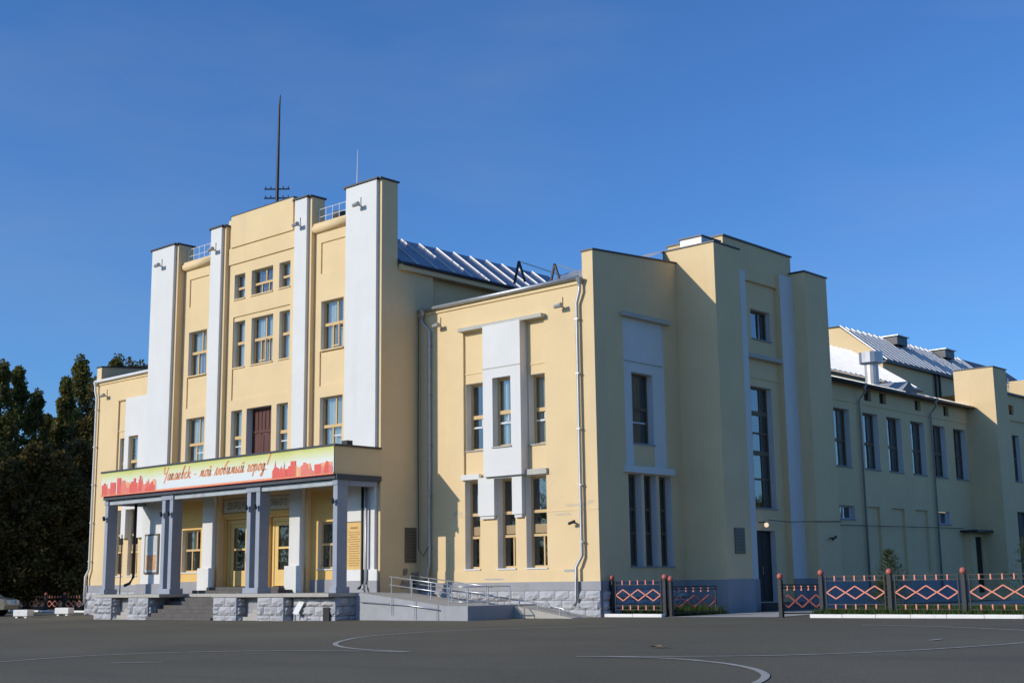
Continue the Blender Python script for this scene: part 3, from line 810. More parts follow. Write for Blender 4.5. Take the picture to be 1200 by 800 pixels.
# ---- hall roof directly behind the tower
mb = MB()
prof = [(-34.0, 12.60), (-36.0, 14.12), (-47.35, 14.12), (-49.35, 12.60)]
for (xa, za), (xb, zb) in zip(prof, prof[1:]):
    mb.quad((xa, 31.52, za), (xa, 42, za), (xb, 42, zb), (xb, 31.52, zb), 'blue_roof')
mb.poly([(x, 42, z) for x, z in prof][::-1], ST)
hr = mb.build('hall_roof', B)
for k in range(10):
    y = 32.4 + k * 0.95
    MB().bar((-34.02, y, 12.63), (-36.0, y, 14.15), 0.035, 0.045, 'seam_white', up=(1, 0, 1)).build('roof_seam', hr)
MB().box(-34.26, -34.02, 31.55, 42, 12.32, 12.52, ST).build('eave_band', B)
MB().tube([(-33.98, 31.6, 12.55), (-33.98, 42, 12.55)], 0.07, 'cap_metal', 6).build('gutter', B)
mb = MB()
mb.quad((-34.203, 31.44, -.5), (-34.203, 33.3, -.5), (-34.203, 33.3, 12.4), (-34.203, 31.44, 12.4), ST)
mb.quad((-34.2, 33.3, 10), (-34.45, 33.3, 10), (-34.45, 33.3, 12.4), (-34.2, 33.3, 12.4), ST)
mb.quad((-34.45, 33.3, 10), (-34.45, 42, 10), (-34.45, 42, 12.4), (-34.45, 33.3, 12.4), ST)
mb.build('hall_wall', B)
for k in range(4):
    MB().tube([(-33.6 + .9 * k, 34.0, 10.9), (-33.6 + .9 * k, 34.0, 11.45)], 0.02, 'red_iron', 5).build('snow_guard_post', B)

# ---- front tower
pyl = {}
def tower_pylon(x0, x1, yf, yp, zt, lo=0.5):
    """stucco pylon with a white pilaster face"""
    o = MB().box(x0, x1, yf, 31.5, lo, zt, ST).build('pylon', B, bevel=0.012)
    MB().box(x0 + 0.15, x1 - 0.15, yp, yf + 0.01, lo, zt - 0.02, WH).build('pilaster', o, bevel=0.012)
    MB().box(x0 - 0.05, x1 + 0.05, yf - 0.10, 31.55, zt + .002, zt + 0.06, 'cap_metal').box(x0 + .07, x1 - .07, yp - .05, yf - .1, zt + .002, zt + .06, 'cap_metal').build('coping', o)
    return o
tower_pylon(-36.2, -34.2, 30.72, 30.59, 15.58)
tower_pylon(-49.15, -47.15, 30.72, 30.59, 15.52)
tower_pylon(-39.42, -38.37, 30.865, 30.735, 15.82, lo=0.8)
tower_pylon(-44.98, -43.93, 30.865, 30.735, 15.72, lo=0.8)
# pilaster pedestals on the porch
for x0, x1, yp in ((-39.42, -38.37, 30.735), (-44.98, -43.93, 30.735)):
    MB().box(x0 + .02, x1 - .02, yp - .10, yp + .02, 0.8, 1.80, WH).build('pedestal', B, bevel=0.01)
MB().box(-36.12, -34.15, 30.53, 30.6, 0.5, 1.60, WH).build('pedestal', B, bevel=0.01)

def bay(cx):
    a, b = cx - 0.65, cx + 0.65
    x0, x1 = (-38.37, -36.2) if cx > CX else (-47.15, -44.98)
    mb = MB()
    pa, pb = a - 0.05, b + 0.05
    H = [(pa, pb, 8.4, 9.76, 0.05, ST), (pa, pb, 12.72, 13.94, 0.05, ST), (a, b, 9.76, 11.64, 0.17, WH), (a, b, 5.95, 7.97, 0.17, WH)]
    wall(mb, 'F', YT, x0, x1, 4.5, 14.4, H, ST)
    wall(mb, 'F', YT + .05, pa, pb, 8.4, 9.76, [], ST)
    wall(mb, 'F', YT + .05, pa, pb, 12.72, 13.94, [], ST)
    mb.build('bay_wall', B)
    mb = MB()
    wall(mb, 'F', YT, x0, x1, 0.5, 4.5, [(a, b, 1.66, 3.36, 0.17, WH)], GD)
    mb.build('bay_wall', B)
    MB().tube([(x0 + .01, YT - .02, 14.52), (x1 - .01, YT - .02, 14.52)], 0.17, ST, 12).build('cornice', B, smooth=True)
    MB().box(x0 + .005, x1 - .005, YT - .12, YT + .45, 14.60, 14.72, ST).build('parapet', B)
    k = MB()
    n = 5
    for i in range(n + 1):
        x = x0 + .1 + (x1 - x0 - .2) * i / n
        k.tube([(x, YT + .1, 14.72), (x, YT + .1, 15.35)], 0.014, 'white_frame', 5)
    for z in (15.02, 15.33): k.tube([(x0 + .05, YT + .1, z), (x1 - .05, YT + .1, z)], 0.014, 'white_frame', 5)
    k.build('roof_railing', B)
    op = (0.42, 0.83, 0.04, 0.49) if cx > CX else (0.62, 0.97, 0.04, 0.49)
    window(B, 'F', YT, a, b, 9.76, 11.64, 0.17, sill_mat=ST, bar=0.055, hs=((0.52, 0.11),), vs=((0.60, 0.52, 1, 0.06), (0.40, 0, 0.52, 0.06), (0.85, 0, 0.52, 0.06)),
           curtain=[(0.0, 0.55, 'curtain'), (0.62, 1.0, 'curtain')], open_leaf=op if cx > CX else None)
    window(B, 'F', YT, a, b, 5.95, 7.97, 0.17, bar=0.055, hs=((0.46, 0.11),), vs=((0.58, 0.46, 1, 0.06), (0.45, 0, 0.46, 0.06), (0.83, 0, 0.46, 0.05)),
           extra=(('h', 0.45, 0.95, 0.27, 0.29),), curtain=[(0.05, 0.95, 'curtain')])
    window(B, 'F', YT, a, b, 1.66, 3.36, 0.17, hs=((0.52, 0.08),), vs=((0.62, 0.52, 1, 0.06), (0.38, 0, 0.52, 0.06), (0.82, 0, 0.52, 0.06)),
           curtain=[(0.0, 0.45, 'curtain_dark'), (0.6, .9, 'curtain_dark')])
bay(-37.315); bay(-46.03)
MB().box(-37.7, -37.25, 31.3, 31.6, 14.725, 15.15, 'dark_metal').build('roof_box', B)

# centre bay of the tower
mb = MB()
A, Bb, Cc = (-43.53, -42.81), (-42.38, -40.98), (-40.58, -39.88)
ra = (-43.56, -39.85, 8.42, 11.84)
H = [ra + (0.05, ST)] + [(a, b, 12.57, 13.60, 0.17, WH) for a, b in (A, Bb, Cc)] + [(a, b, 5.95, 8.0, 0.17, WH) for a, b in (A, Cc)] + [(-42.5, -40.9, 5.6, 8.0, 0.3, WH)]
wall(mb, 'F', YT, -43.93, -39.42, 4.5, 14.06, H, ST)
wall(mb, 'F', YT + .05, *ra, [(a, b, 9.75, 11.65, 0.15, WH) for a, b in (A, Bb, Cc)], ST)
mb.build('centre_wall', B)
MB().box(-43.93, -39.42, YT - .06, YT + .1, 14.06, 14.75, ST).build('frieze', B)
MB().box(-43.70, -39.62, YT - .12, YT + .45, 14.75, 16.08, ST).build('attic', B, bevel=0.012)
MB().box(-44.0, -39.40, YT - .02, YT + .44, 14.75, 15.98, ST).build('attic_wing', B)
MB().box(-43.74, -39.58, YT - .14, YT + .5, 16.082, 16.11, 'cap_metal').build('coping', B)
for (a, b), t in ((A, 0), (Bb, 1), (Cc, 0)):
    vv = ((0.55, 0.45, 1, 0.06), (0.35, 0, 0.45, 0.05), (0.68, 0, 0.45, 0.05)) if t else ()
    window(B, 'F', YT, a, b, 12.57, 13.60, 0.17, sill_mat=ST, bar=0.055, hs=((0.45, 0.09),), vs=vv, curtain=[(0.1, 0.9, 'curtain_dark')] if t else [(0.0, 0.4, 'curtain')])
    vv = ((0.56, 0.53, 1, 0.06), (0.36, 0, 0.53, 0.06), (0.72, 0, 0.53, 0.06)) if t else ()
    window(B, 'F', YT + .05, a, b, 9.75, 11.65, 0.15, sill_mat=ST, bar=0.055, hs=((0.53, 0.11),), vs=vv, curtain=[(0.0, 0.5, 'curtain'), (0.55, 1, 'curtain')],
           open_leaf=(0.36, 0.72, 0.04, 0.5) if t else None)
for a, b in (A, Cc):
    window(B, 'F', YT, a, b, 5.95, 8.0, 0.17, bar=0.055, hs=((0.47, 0.13),), extra=(('h', 0.1, 0.9, 0.29, 0.31),), curtain=[(0.05, 0.95, 'curtain')])
k = MB(); k.box(-42.5, -40.9, YT + .32, YT + .36, 5.6, 8.0, 'red_door')
bd = k.build('balcony_door', B)
MB().box(-42.45, -40.95, YT + .29, YT + .32, 7.02, 7.12, 'red_door').build('rail', bd)
for i in range(7):
    x = -42.42 + i * 0.235
    MB().box(x, x + 0.05, YT + .295, YT + .32, 7.14 if i % 2 else 5.7, 7.95, 'red_door').build('batten', bd)
for x in (-42.3, -41.6):
    MB().box(x, x + 0.55, YT + .30, YT + .32, 5.75, 6.92, 'red_door').build('door_panel', bd)

# ground floor of the centre: three door bays
mb = MB()
dr = [(-43.85, -42.35), (-42.25, -41.10), (-41.0, -39.55)]
wall(mb, 'F', YT + 0.10, -43.93, -39.42, 0.8, 4.5, [(a, b, 1.05, 3.68, 0.22, GD) for a, b in dr], GD)
mb.build('centre_wall', B)
for a, b in dr:
    d = MB().box(a, b, YT + .33, YT + .37, 1.05, 3.68, 'room_dark').build('door', B)
    w = b - a
    MB().box(a + .02, a + .16, YT + .22, YT + .32, 1.06, 3.66, 'yellow_door').box(b - .16, b - .02, YT + .22, YT + .32, 1.06, 3.66, 'yellow_door').box(a + .16, b - .16, YT + .22, YT + .32, 3.5, 3.66, 'yellow_door').build('door_frame', d)
    x0, x1 = a + .17, b - .17
    mid = (x0 + x1) / 2
    for (p, q) in ((x0, x1),):
        k = MB(); e = .2
        k.box(p, p + e, YT + .25, YT + .30, 1.08, 3.49, 'yellow_door').box(q - e, q, YT + .25, YT + .30, 1.08, 3.49, 'yellow_door')
        k.box(p + e, q - e, YT + .25, YT + .30, 1.08, 1.68, 'yellow_door').box(p + e, q - e, YT + .25, YT + .30, 3.34, 3.49, 'yellow_door')
        k.box(p + e, q - e, YT + .26, YT + .30, 2.46, 2.54, 'yellow_door')
        lf = k.build('door_leaf', d)
        MB().quad((p + e, YT + .28, 1.68), (q - e, YT + .28, 1.68), (q - e, YT + .28, 2.46), (p + e, YT + .28, 2.46), 'window_glass').build('pane', lf)
        MB().quad((p + e, YT + .28, 2.54), (q - e, YT + .28, 2.54), (q - e, YT + .28, 3.34), (p + e, YT + .28, 3.34), 'window_glass').build('pane', lf)
        MB().tube([(q - e * .6, YT + .22, 2.0), (q - e * .6, YT + .22, 2.35)], 0.015, 'zinc', 6).build('handle', lf)
MB().box(-43.93, -39.42, YT + .02, YT + .10, 3.78, 3.90, GD).build('lintel', B)
MB().box(-43.9, -39.42, YT + .02, YT + .12, 1.0, 1.06, 'dark_door').build('threshold', B)
# letters helper: text -> mesh
def text_mesh(body, size, shear=0.0, width=None):
    c = bpy.data.curves.new('text', 'FONT'); c.body = body; c.size = size; c.shear = shear; c.resolution_u = 3
    o = bpy.data.objects.new('text', c); col.objects.link(o)
    dg = bpy.context.evaluated_depsgraph_get()
    me = bpy.data.meshes.new_from_object(o.evaluated_get(dg))
    bpy.data.objects.remove(o); bpy.data.curves.remove(c)
    if width:
        xs = [v.co.x for v in me.vertices]; k = width / (max(xs) - min(xs)); o0 = min(xs)
        for v in me.vertices: v.co.x = (v.co.x - o0) * k
    return me

sg = thing('name_sign', 'cream sign board with dark lettering above the yellow entrance doors', 'sign', (CX, YT, 3.95))
MB().box(-2.15, 2.15, -.02, .06, 0.0, 0.50, 'sign_cream').build('board', sg)
me = text_mesh('ДВОРЕЦ КУЛЬТУРЫ ИМ. ГОРЬКОГО', 0.36, width=3.75); me.materials.clear(); me.materials.append(MATS['sign_letters'])
o = from_mesh('lettering', me, sg); o.location = (-1.88, -.024, 0.13); o.rotation_euler = (math.pi / 2, 0, 0)

# ---- left wing
YL, XL = 32.92, -57.2
mb = MB()
recL = (-55.15, -50.9, 4.62, 9.75)
lowL = [(-54.95, -54.25), (-53.85, -53.02), (-52.2, -51.3)]
wall(mb, 'F', YL, XL, -49.15, -0.5, 10.7, [recL + (0.08, ST)] + [(a, b, 1.62, 4.6, 0.14, WH) for a, b in lowL], ST)
upL = [(-55.0, -54.25), (-53.82, -53.02), (-52.2, -51.3)]
wall(mb, 'F', YL + .08, *recL, [(a, b, 5.62, 7.97, 0.14 if i != 1 else 0.0, WH) for i, (a, b) in enumerate(upL)], ST)
mb.quad((XL, YL, -.5), (XL, 45, -.5), (XL, 45, 10.7), (XL, YL, 10.7), ST)
mb.build('wing_wall', B)
mb = MB()
wall(mb, 'F', YL - .2, -54.18, -52.3, 4.62, 9.78, [(-53.82, -53.02, 5.62, 7.97, 0.14, WH)], WH)
mb.quad((-52.3, YL - .2, 4.62), (-52.3, YL + .08, 4.62), (-52.3, YL + .08, 9.78), (-52.3, YL - .2, 9.78), WH)
for a, b in ((-54.22, -53.85), (-53.02, -52.3)): mb.box(a, b, YL - .19, YL + .01, 3.3, 4.619, WH)
mb.box(-53.85, -53.02, YL - .19, YL + .01, 4.6, 4.618, WH)
mb.build('white_panel', B)
MB().box(-55.2, -50.9, YL - .03, YL + .04, 9.78, 9.86, ST).build('hood_moulding', B)
MB().box(-55.15, -54.19, YL + .05, YL + .09, 8.30, 8.345, ST).build('string_course', B)
for i, (a, b) in enumerate(upL):
    window(B, 'F', YL + .08 if i != 1 else YL - .2, a, b, 5.62, 7.97, 0.14, curtain=[(0.1, 1, 'curtain')], **WU)
for a, b in lowL:
    window(B, 'F', YL, a, b, 1.62, 4.6, 0.14, hs=((0.615, 0.10), (0.355, 0.085)), vs=((0.6, 0.02, 0.355, 0.05),), curtain=None)
    MB().box(a + .08, b - .08, YL + 0.165, YL + 0.172, 2.74, 3.03, 'blind_tan').build('window_blind', B)
p = MB().box(XL - .06, -49.15, YL - .06, YL + .02, -.5, 0.9, 'grey_plinth_paint').box(XL - .08, -49.15, YL - .08, YL + .02, 0.9, 1.2, 'grey_plinth_paint').build('plinth', B)
stones(p, 'F', YL - .06, XL - .06, -49.3, -0.25, 0.88, 3, 0.62)
MB().box(XL, -49.15, YL - .05, YL + .3, 10.7, 10.84, ST).build('cornice', B)
MB().tube([(XL + .1, YL - .13, 10.88), (-49.2, YL - .13, 10.9)], 0.075, 'white_frame').build('gutter', B, smooth=True)
parapet(XL, XL + .4, YL, 39, 10.7, 11.58, 12.1, ST, 'cap_metal')
MB().quad((XL, YL + .2, 10.86), (-49.2, YL + .2, 10.86), (-49.2, 44, 11.0), (XL, 44, 11.0), 'cap_metal').build('wing_roof', B)
MB().quad((-49.15, 33.5, -.5), (-49.15, 31.5, -.5), (-49.15, 31.5, 12.5), (-49.15, 33.5, 12.5), ST).build('hall_wall', B)

# repaired plaster on the wing and tower side: irregular thin patches
rp_ = random.Random(8)
def patch(plane, c, u, z, w, h, mt):
    P = pl(plane, c); n = 16; pts = []
    for i in range(n):
        a = 2 * math.pi * i / n; k = rp_.uniform(.65, 1.0)
        pts.append(P(u + w / 2 * k * math.copysign(abs(math.cos(a)) ** .6, math.cos(a)), -.003, z + h / 2 * k * math.copysign(abs(math.sin(a)) ** .6, math.sin(a))))
    MB().poly(pts, mt).build('plaster_patch', B)
mat('patch_cream', (0.66, 0.53, 0.35), 0.95, var=0.10, scale=4)
mat('patch_grey', (0.46, 0.44, 0.40), 0.95, var=0.15, scale=4)
mat('patch_smudge', (0.36, 0.30, 0.22), 0.95, var=0.3, scale=3)
for u, z, w, h in ((-26.9, 3.52, 1.3, .12), (-27.5, 3.24, .9, .10), (-32.3, 3.45, .5, .22), (-26.35, 3.6, .4, .10)): patch('F', YW, u, z, w, h, 'patch_cream')
for u, z, w, h in ((-27.2, 1.44, .8, .10), (-30.6, 1.20, 1.1, .08)): patch('F', YW - .02, u, z, w, h, 'patch_grey')
for u, z, w, h in ((32.35, 1.25, .5, .7), (32.0, 1.05, .9, .35), (31.9, 1.5, .3, .3)): patch('S', -34.203 if u > 31.5 else -34.2, u, z, w, h, 'patch_smudge')
MB().tube([(-34.17, 32.52, 10.7), (-34.17, 32.5, 6), (-34.17, 32.52, 3.0), (-34.15, 32.5, 2.3), (-33.95, 32.55, 2.05), (-33.7, 32.56, 2.4)], .014, 'dark_metal', 5).build('cable', B)
MB().box(-34.75, -34.45, 29.4, 29.65, 5.80, 5.98, 'dark_metal').build('porch_speaker', B)
# ---- downpipes
def downpipe(x, y, z1, z0, jog, mt='zinc', kick=0.0, kz=1.5):
    pts = [(x, y - .13, z1), (x, y - .13, z1 - .25), (x + jog, y - .10, z1 - .65), (x + jog, y - .10, kz + .35)]
    if kick: pts += [(x + jog + kick, y - .16, kz)]
    pts += [(x + jog + kick, y - .16, z0 + .12), (x + jog + kick - .02, y - .26, z0)]
    o = MB().tube(pts, 0.058, mt, 8).build('downpipe', B, smooth=True)
    MB().tube([(x, y - .13, z1 - .04), (x, y - .13, z1 + .16)], [0.06, 0.13], mt, 8).build('hopper', o)
    z = z1 - 1.2
    while z > z0 + .6:
        MB().box(x + jog - .075 + (kick if z < kz else 0), x + jog + .075 + (kick if z < kz else 0), y - .16, y - .02, z, z + .035, mt).build('clamp', o); z -= 1.8
downpipe(-33.95, YW, 10.75, 1.2, 0.32)
downpipe(-26.50, YW - .02, 10.72, 0.35, -0.16, kick=-0.2, kz=1.55)
downpipe(-57.05, YL - .02, 10.7, 0.3, 0.12, mt='white_frame', kick=-0.2, kz=1.6)
for y in (50.2, 57.0):
    pts = [(XC + .4, y, 9.0), (XC + .4, y, 8.75), (XC + .1, y, 8.45), (XC + .1, y, 0.6)]
    o = MB().tube(pts, 0.05, 'zinc', 8).build('downpipe', B, smooth=True)
    MB().tube([(XC + .4, y, 8.92), (XC + .4, y, 9.12)], [0.06, 0.13], 'zinc', 8).build('hopper', o)

# ---- porch: base, floor, steps, columns, beams, roof
FL = 0.82
pb_ = MB()
pb_.box(-48.75, -44.78, 28.75, 30.6, -0.4, 0.695, 'grey_plinth_paint')
pb_.box(-44.78, -40.55, 29.55, 30.6, -0.4, 0.695, 'grey_plinth_paint')
pb_.box(-40.55, -34.2, 28.75, 30.6, -0.4, 0.695, 'grey_plinth_paint')
base = pb_.build('porch_base', B)
for (xa, xb, ya, yb) in ((-48.85, -44.0, 28.32, 29.50), (-40.6, -34.05, 28.32, 29.50), (-48.85, -34.05, 29.502, 30.72)):
    MB().box(xa, xb, ya, yb, 0.70, FL, 'pale_concrete').build('porch_floor', B, bevel=0.008)
for i, (a, b) in enumerate(((-48.72, -47.42), (-46.2, -44.8), (-40.55, -39.15), (-37.93, -36.47))):
    o = MB().box(a + .04, b - .04, 28.40, 28.76, -0.4, 0.695, 'grey_plinth_paint').build('porch_pier', B)
    stones(o, 'F', 28.40, a, b, -0.24, 0.69, 3, 0.7, proud=0.04)
    stones(o, 'S', b - .04, 28.40, 28.78, -0.24, 0.69, 3, 0.6, proud=0.04)
stones(base, 'F', 28.75, -36.4, -34.15, -0.24, 0.69, 3, 0.66, proud=0.04)
stones(base, 'S', -34.2, 28.72, 30.5, -0.24, 0.69, 3, 0.6, proud=0.04)
MB().box(-34.16, -33.62, 29.55, 30.6, -0.4, 0.80, 'rock_stone').build('side_pier', B, bevel=0.03)
MB().box(-34.66, -34.34, 28.60, 28.63, -0.12, 0.36, 'room_dark').build('basement_vent', B)
# small concrete steps in the gaps between the piers
for a, b in ((-47.40, -46.22), (-39.13, -37.95)):
    n = 4; w = (b - a) / n
    for k in range(n):
        MB().box(a + k * w, b, 28.42 + .0, 28.74, -0.24 + k * .13, -0.24 + (k + 1) * .13 - .002, 'pale_concrete').build('step', B)
# main flight: seven risers between the second and third pier, then two in front of the doors
nst = 7
zb = -0.16
rz = (FL - zb) / nst
for k in range(nst - 1):
    y0 = 28.26 + k * 0.21
    MB().box(-44.78, -40.56, y0, 29.56 + .01 * k, zb + k * rz - 0.1 + .002 * k, zb + (k + 1) * rz, 'step_concrete').build('step', B, bevel=0.01)
MB().box(-44.4, -38.9, 30.05, 31.1, FL, FL + 0.12, 'step_concrete').build('step', B, bevel=0.01)
MB().box(-43.95, -39.40, 30.40, 31.1, FL + .12, FL + 0.235, 'step_concrete').build('step', B, bevel=0.01)
# columns: thin deep fins, paired beside the stair
cols = [-34.39, -38.68, -39.22, -44.20, -44.72, -48.90]
for x in cols:
    MB().box(x - .115, x + .115, 28.85, 29.30, FL, 4.50, 'column_paint').build('column', B, bevel=0.012)
for a, b in ((-39.40, -38.50), (-44.90, -44.02), (-34.56, -34.22), (-49.07, -48.73)):
    MB().box(a, b, 28.78, 29.38, FL + .001, FL + 0.20, 'column_paint').build('column_base', B, bevel=0.012)
    MB().box(a + .03, b - .03, 28.82, 29.34, 4.42, 4.62, 'column_paint').build('column_head', B, bevel=0.01)
for a, b in ((-48.76, -44.87), (-44.05, -39.37), (-38.53, -34.53)):
    MB().box(a, b, 28.88, 29.18, 4.42, 4.60, 'beam_paint').build('beam', B, bevel=0.008)
MB().box(-34.55, -34.24, 29.34, 30.6, 4.42, 4.60, 'column_paint').build('beam', B, bevel=0.008)
MB().box(-49.05, -48.75, 29.34, 30.6, 4.42, 4.60, 'column_paint').build('beam', B, bevel=0.008)
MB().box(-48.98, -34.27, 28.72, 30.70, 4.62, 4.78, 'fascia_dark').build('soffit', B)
MB().box(-49.03, -34.2, 28.66, 30.72, 4.78, 5.72, ST).build('porch_parapet', B)
MB().box(-49.08, -34.14, 28.60, 30.72, 5.722, 5.79, 'cap_metal').build('coping', B)
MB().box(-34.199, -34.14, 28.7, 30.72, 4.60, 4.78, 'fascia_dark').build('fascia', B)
# white pilaster foot of the pylons inside the porch and grey skirting
MB().box(-47.2, -44.9, YT - .02, YT + .01, FL, 1.28, 'grey_plinth_paint').build('skirting', B)
MB().box(-38.4, -36.1, YT - .02, YT + .01, FL, 1.28, 'grey_plinth_paint').build('skirting', B)
MB().box(-36.14, -34.13, 30.51, 30.6, FL, 1.22, 'grey_plinth_paint').build('skirting', B)
MB().box(-49.2, -47.1, 30.51, 30.6, FL, 1.22, 'grey_plinth_paint').build('skirting', B)
# rainwater pipes on the right-hand pilaster, green one at the left
for x, mt in ((-34.86, 'dark_metal'), (-34.66, 'zinc')):
    MB().tube([(x, 30.48, 4.6), (x, 30.48, 1.15), (x + .02, 30.40, 1.0), (x + .02, 30.3, .95)], 0.05, mt, 8).build('downpipe', B, smooth=True)
MB().tube([(-48.4, 29.9, 4.6), (-48.4, 29.9, 1.5), (-48.5, 29.8, 1.25), (-48.6, 29.6, 1.15)], 0.06, 'dark_metal', 8).build('downpipe', B, smooth=True)
MB().tube([(-47.9, 29.0, FL), (-47.9, 29.0, 3.2)], 0.022, 'dark_metal', 6).build('pole', B)

# small spotlights on the columns
for x in cols:
    o = MB().tube([(x, 28.85, 3.86), (x, 28.74, 3.86)], 0.02, 'dark_metal', 6).tube([(x, 28.75, 3.78), (x, 28.72, 3.96)], 0.055, 'dark_metal', 8).build('spotlight', B)

# ------------------------------------------------------------------ banner on the porch
bn = thing('banner', 'long printed banner with red skyline and cursive slogan across the porch front', 'banner', (CX + .055, 28.625, 4.76))
L0, L1 = -7.40, 7.40
MB().quad((L0, 0, 0), (L1, 0, 0), (L1, 0, 1.03), (L0, 0, 1.03), 'banner_print').quad((L1, .006, 0), (L0, .006, 0), (L0, .006, 1.03), (L1, .006, 1.03), 'banner_print').build('sheet', bn)
MB().box(L0, L1, -.006, -.003, 0.0, 0.085, 'print_orange').build('printed_stripe', bn)
MB().box(L0, L1, -.0065, -.0055, 0.0, 0.03, 'print_red').build('printed_stripe', bn)
rb = random.Random(5)
def skyline(x0, x1, hmax, seed):
    r = random.Random(seed); layer = 0
    for mt, n, hs, lift in (('print_peach', 12, 0.62, .004), ('print_orange', 14, 0.75, .008), ('print_rose', 12, 0.85, .012), ('print_red', 8, 1.0, .016)):
        for i in range(n):
            k = MB()
            w = r.uniform(.16, .42) * (x1 - x0) / 3.6
            x = r.uniform(x0, x1 - w); h = hmax * hs * r.uniform(.35, .9); y = -lift - r.uniform(0, .002) - .0001 * i
            kind = r.choice('rrdts')
            zb_ = .06
            if kind == 'r': k.quad((x, y, zb_), (x + w, y, zb_), (x + w, y, h), (x, y, h), mt)
            elif kind == 'd':
                k.poly([(x, y, zb_), (x + w, y, zb_)] + [(x + w / 2 + w / 2 * math.cos(a), y, h * .75 + h * .25 * math.sin(a)) for a in [math.pi * j / 8 for j in range(9)]], mt)
            elif kind == 't':
                k.poly([(x, y, zb_), (x + w, y, zb_), (x + w, y, h * .6), (x + w * .7, y, h * .65), (x + w * .55, y, h * 1.05), (x + w * .5, y, h * 1.3), (x + w * .45, y, h * 1.05), (x + w * .3, y, h * .65), (x, y, h * .6)], mt)
            else:
                k.poly([(x, y, zb_), (x + w, y, zb_), (x + w, y, h * .7), (x + w * .7, y, h * .7), (x + w * .7, y, h), (x + w * .3, y, h), (x + w * .3, y, h * .8), (x, y, h * .8)], mt)
            k.build('printed_building', bn)
skyline(L0 + .02, L0 + 4.1, 0.78, 21)
skyline(L1 - 3.5, L1 - .02, 0.72, 34)
# cursive slogan, drawn as brush strokes
G = {
 'Ч': (1.5, [[(-.1, 1.9), (.05, 2.15), (.2, 1.8), (.25, 1.3), (.5, 1.05), (.95, 1.25), (1.1, 1.5)], [(1.15, 2.15), (1.05, 1.2), (.95, .1), (.8, -.5)]]),
 'а': (.95, [[(.65, .8), (.4, 1), (.1, .7), (.1, .2), (.3, 0), (.55, .3), (.68, .95), (.65, .15), (.8, 0), (.95, .2)]]),
 'п': (1.05, [[(.0, .8), (.15, .95), (.15, 0), (.2, .7), (.45, 1), (.55, .75), (.5, .1), (.7, 0), (1.05, .2)]]),
 'е': (.85, [[(0, .2), (.35, .45), (.55, .8), (.4, 1), (.15, .75), (.1, .25), (.35, 0), (.85, .25)]]),
 'в': (.9, [[(0, .2), (.3, 1.1), (.5, 1.9), (.35, 2.0), (.2, 1.4), (.2, .2), (.45, 0), (.65, .4), (.5, .9), (.3, .8)], [(.55, .85), (.9, .8)]]),
 'с': (.75, [[(.6, .85), (.4, 1), (.1, .65), (.15, .15), (.4, 0), (.75, .25)]]),
 'к': (1.0, [[(.05, 1.9), (.12, 1), (.1, 0)], [(.7, .95), (.3, .55), (.15, .5), (.5, .3), (.7, 0), (1.0, .2)]]),
 'м': (1.25, [[(0, 0), (.2, .2), (.35, 1), (.5, .1), (.8, 1), (.85, .15), (1.0, 0), (1.25, .2)]]),
 'о': (.85, [[(.4, 1), (.12, .7), (.15, .15), (.4, 0), (.65, .4), (.6, .85), (.4, 1), (.85, .85)]]),
 'и': (1.0, [[(0, .8), (.12, 1), (.12, .15), (.3, 0), (.55, .4), (.6, 1), (.6, .15), (.75, 0), (1.0, .2)]]),
 'й': (1.0, [[(0, .8), (.12, 1), (.12, .15), (.3, 0), (.55, .4), (.6, 1), (.6, .15), (.75, 0), (1.0, .2)], [(.15, 1.5), (.35, 1.3), (.6, 1.5)]]),
 'л': (.95, [[(0, .05), (.15, .1), (.4, 1), (.55, .95), (.55, .15), (.7, 0), (.95, .2)]]),
 'ю': (1.3, [[(.1, 1), (.1, 0)], [(.1, .5), (.5, .55)], [(.8, 1), (.5, .6), (.6, .1), (.85, 0), (1.05, .45), (.95, .9), (.8, 1), (1.3, .8)]]),
 'б': (.9, [[(.9, 2.0), (.5, 1.7), (.2, 1.1), (.12, .3), (.35, 0), (.6, .3), (.55, .8), (.3, .9), (.15, .6)]]),
 'ы': (1.2, [[(.05, 1), (.1, .15), (.3, 0), (.5, .25), (.4, .5), (.15, .5)], [(.75, 1), (.78, .1), (.95, 0), (1.2, .2)]]),
 'г': (.75, [[(.05, .75), (.2, 1), (.45, .8), (.2, .35), (.2, .1), (.4, 0), (.75, .25)]]),
 'р': (1.0, [[(.0, .6), (.2, 1), (.1, -.8)], [(.15, .6), (.45, 1), (.65, .7), (.6, .15), (.35, .05)], [(.6, .2), (1.0, .2)]]),
 'д': (.95, [[(.6, .8), (.4, 1), (.1, .6), (.2, .05), (.5, .3), (.65, 1), (.6, -.4), (.4, -.9), (.2, -.7), (.5, -.2), (.95, .2)]]),
 '!': (.8, [[(.55, 2.4), (.3, .7)], [(.2, .1), (.18, -.05)]]),
 '-': (1.0, [[(.1, .5), (.7, .5)]]), ' ': (.7, [])}
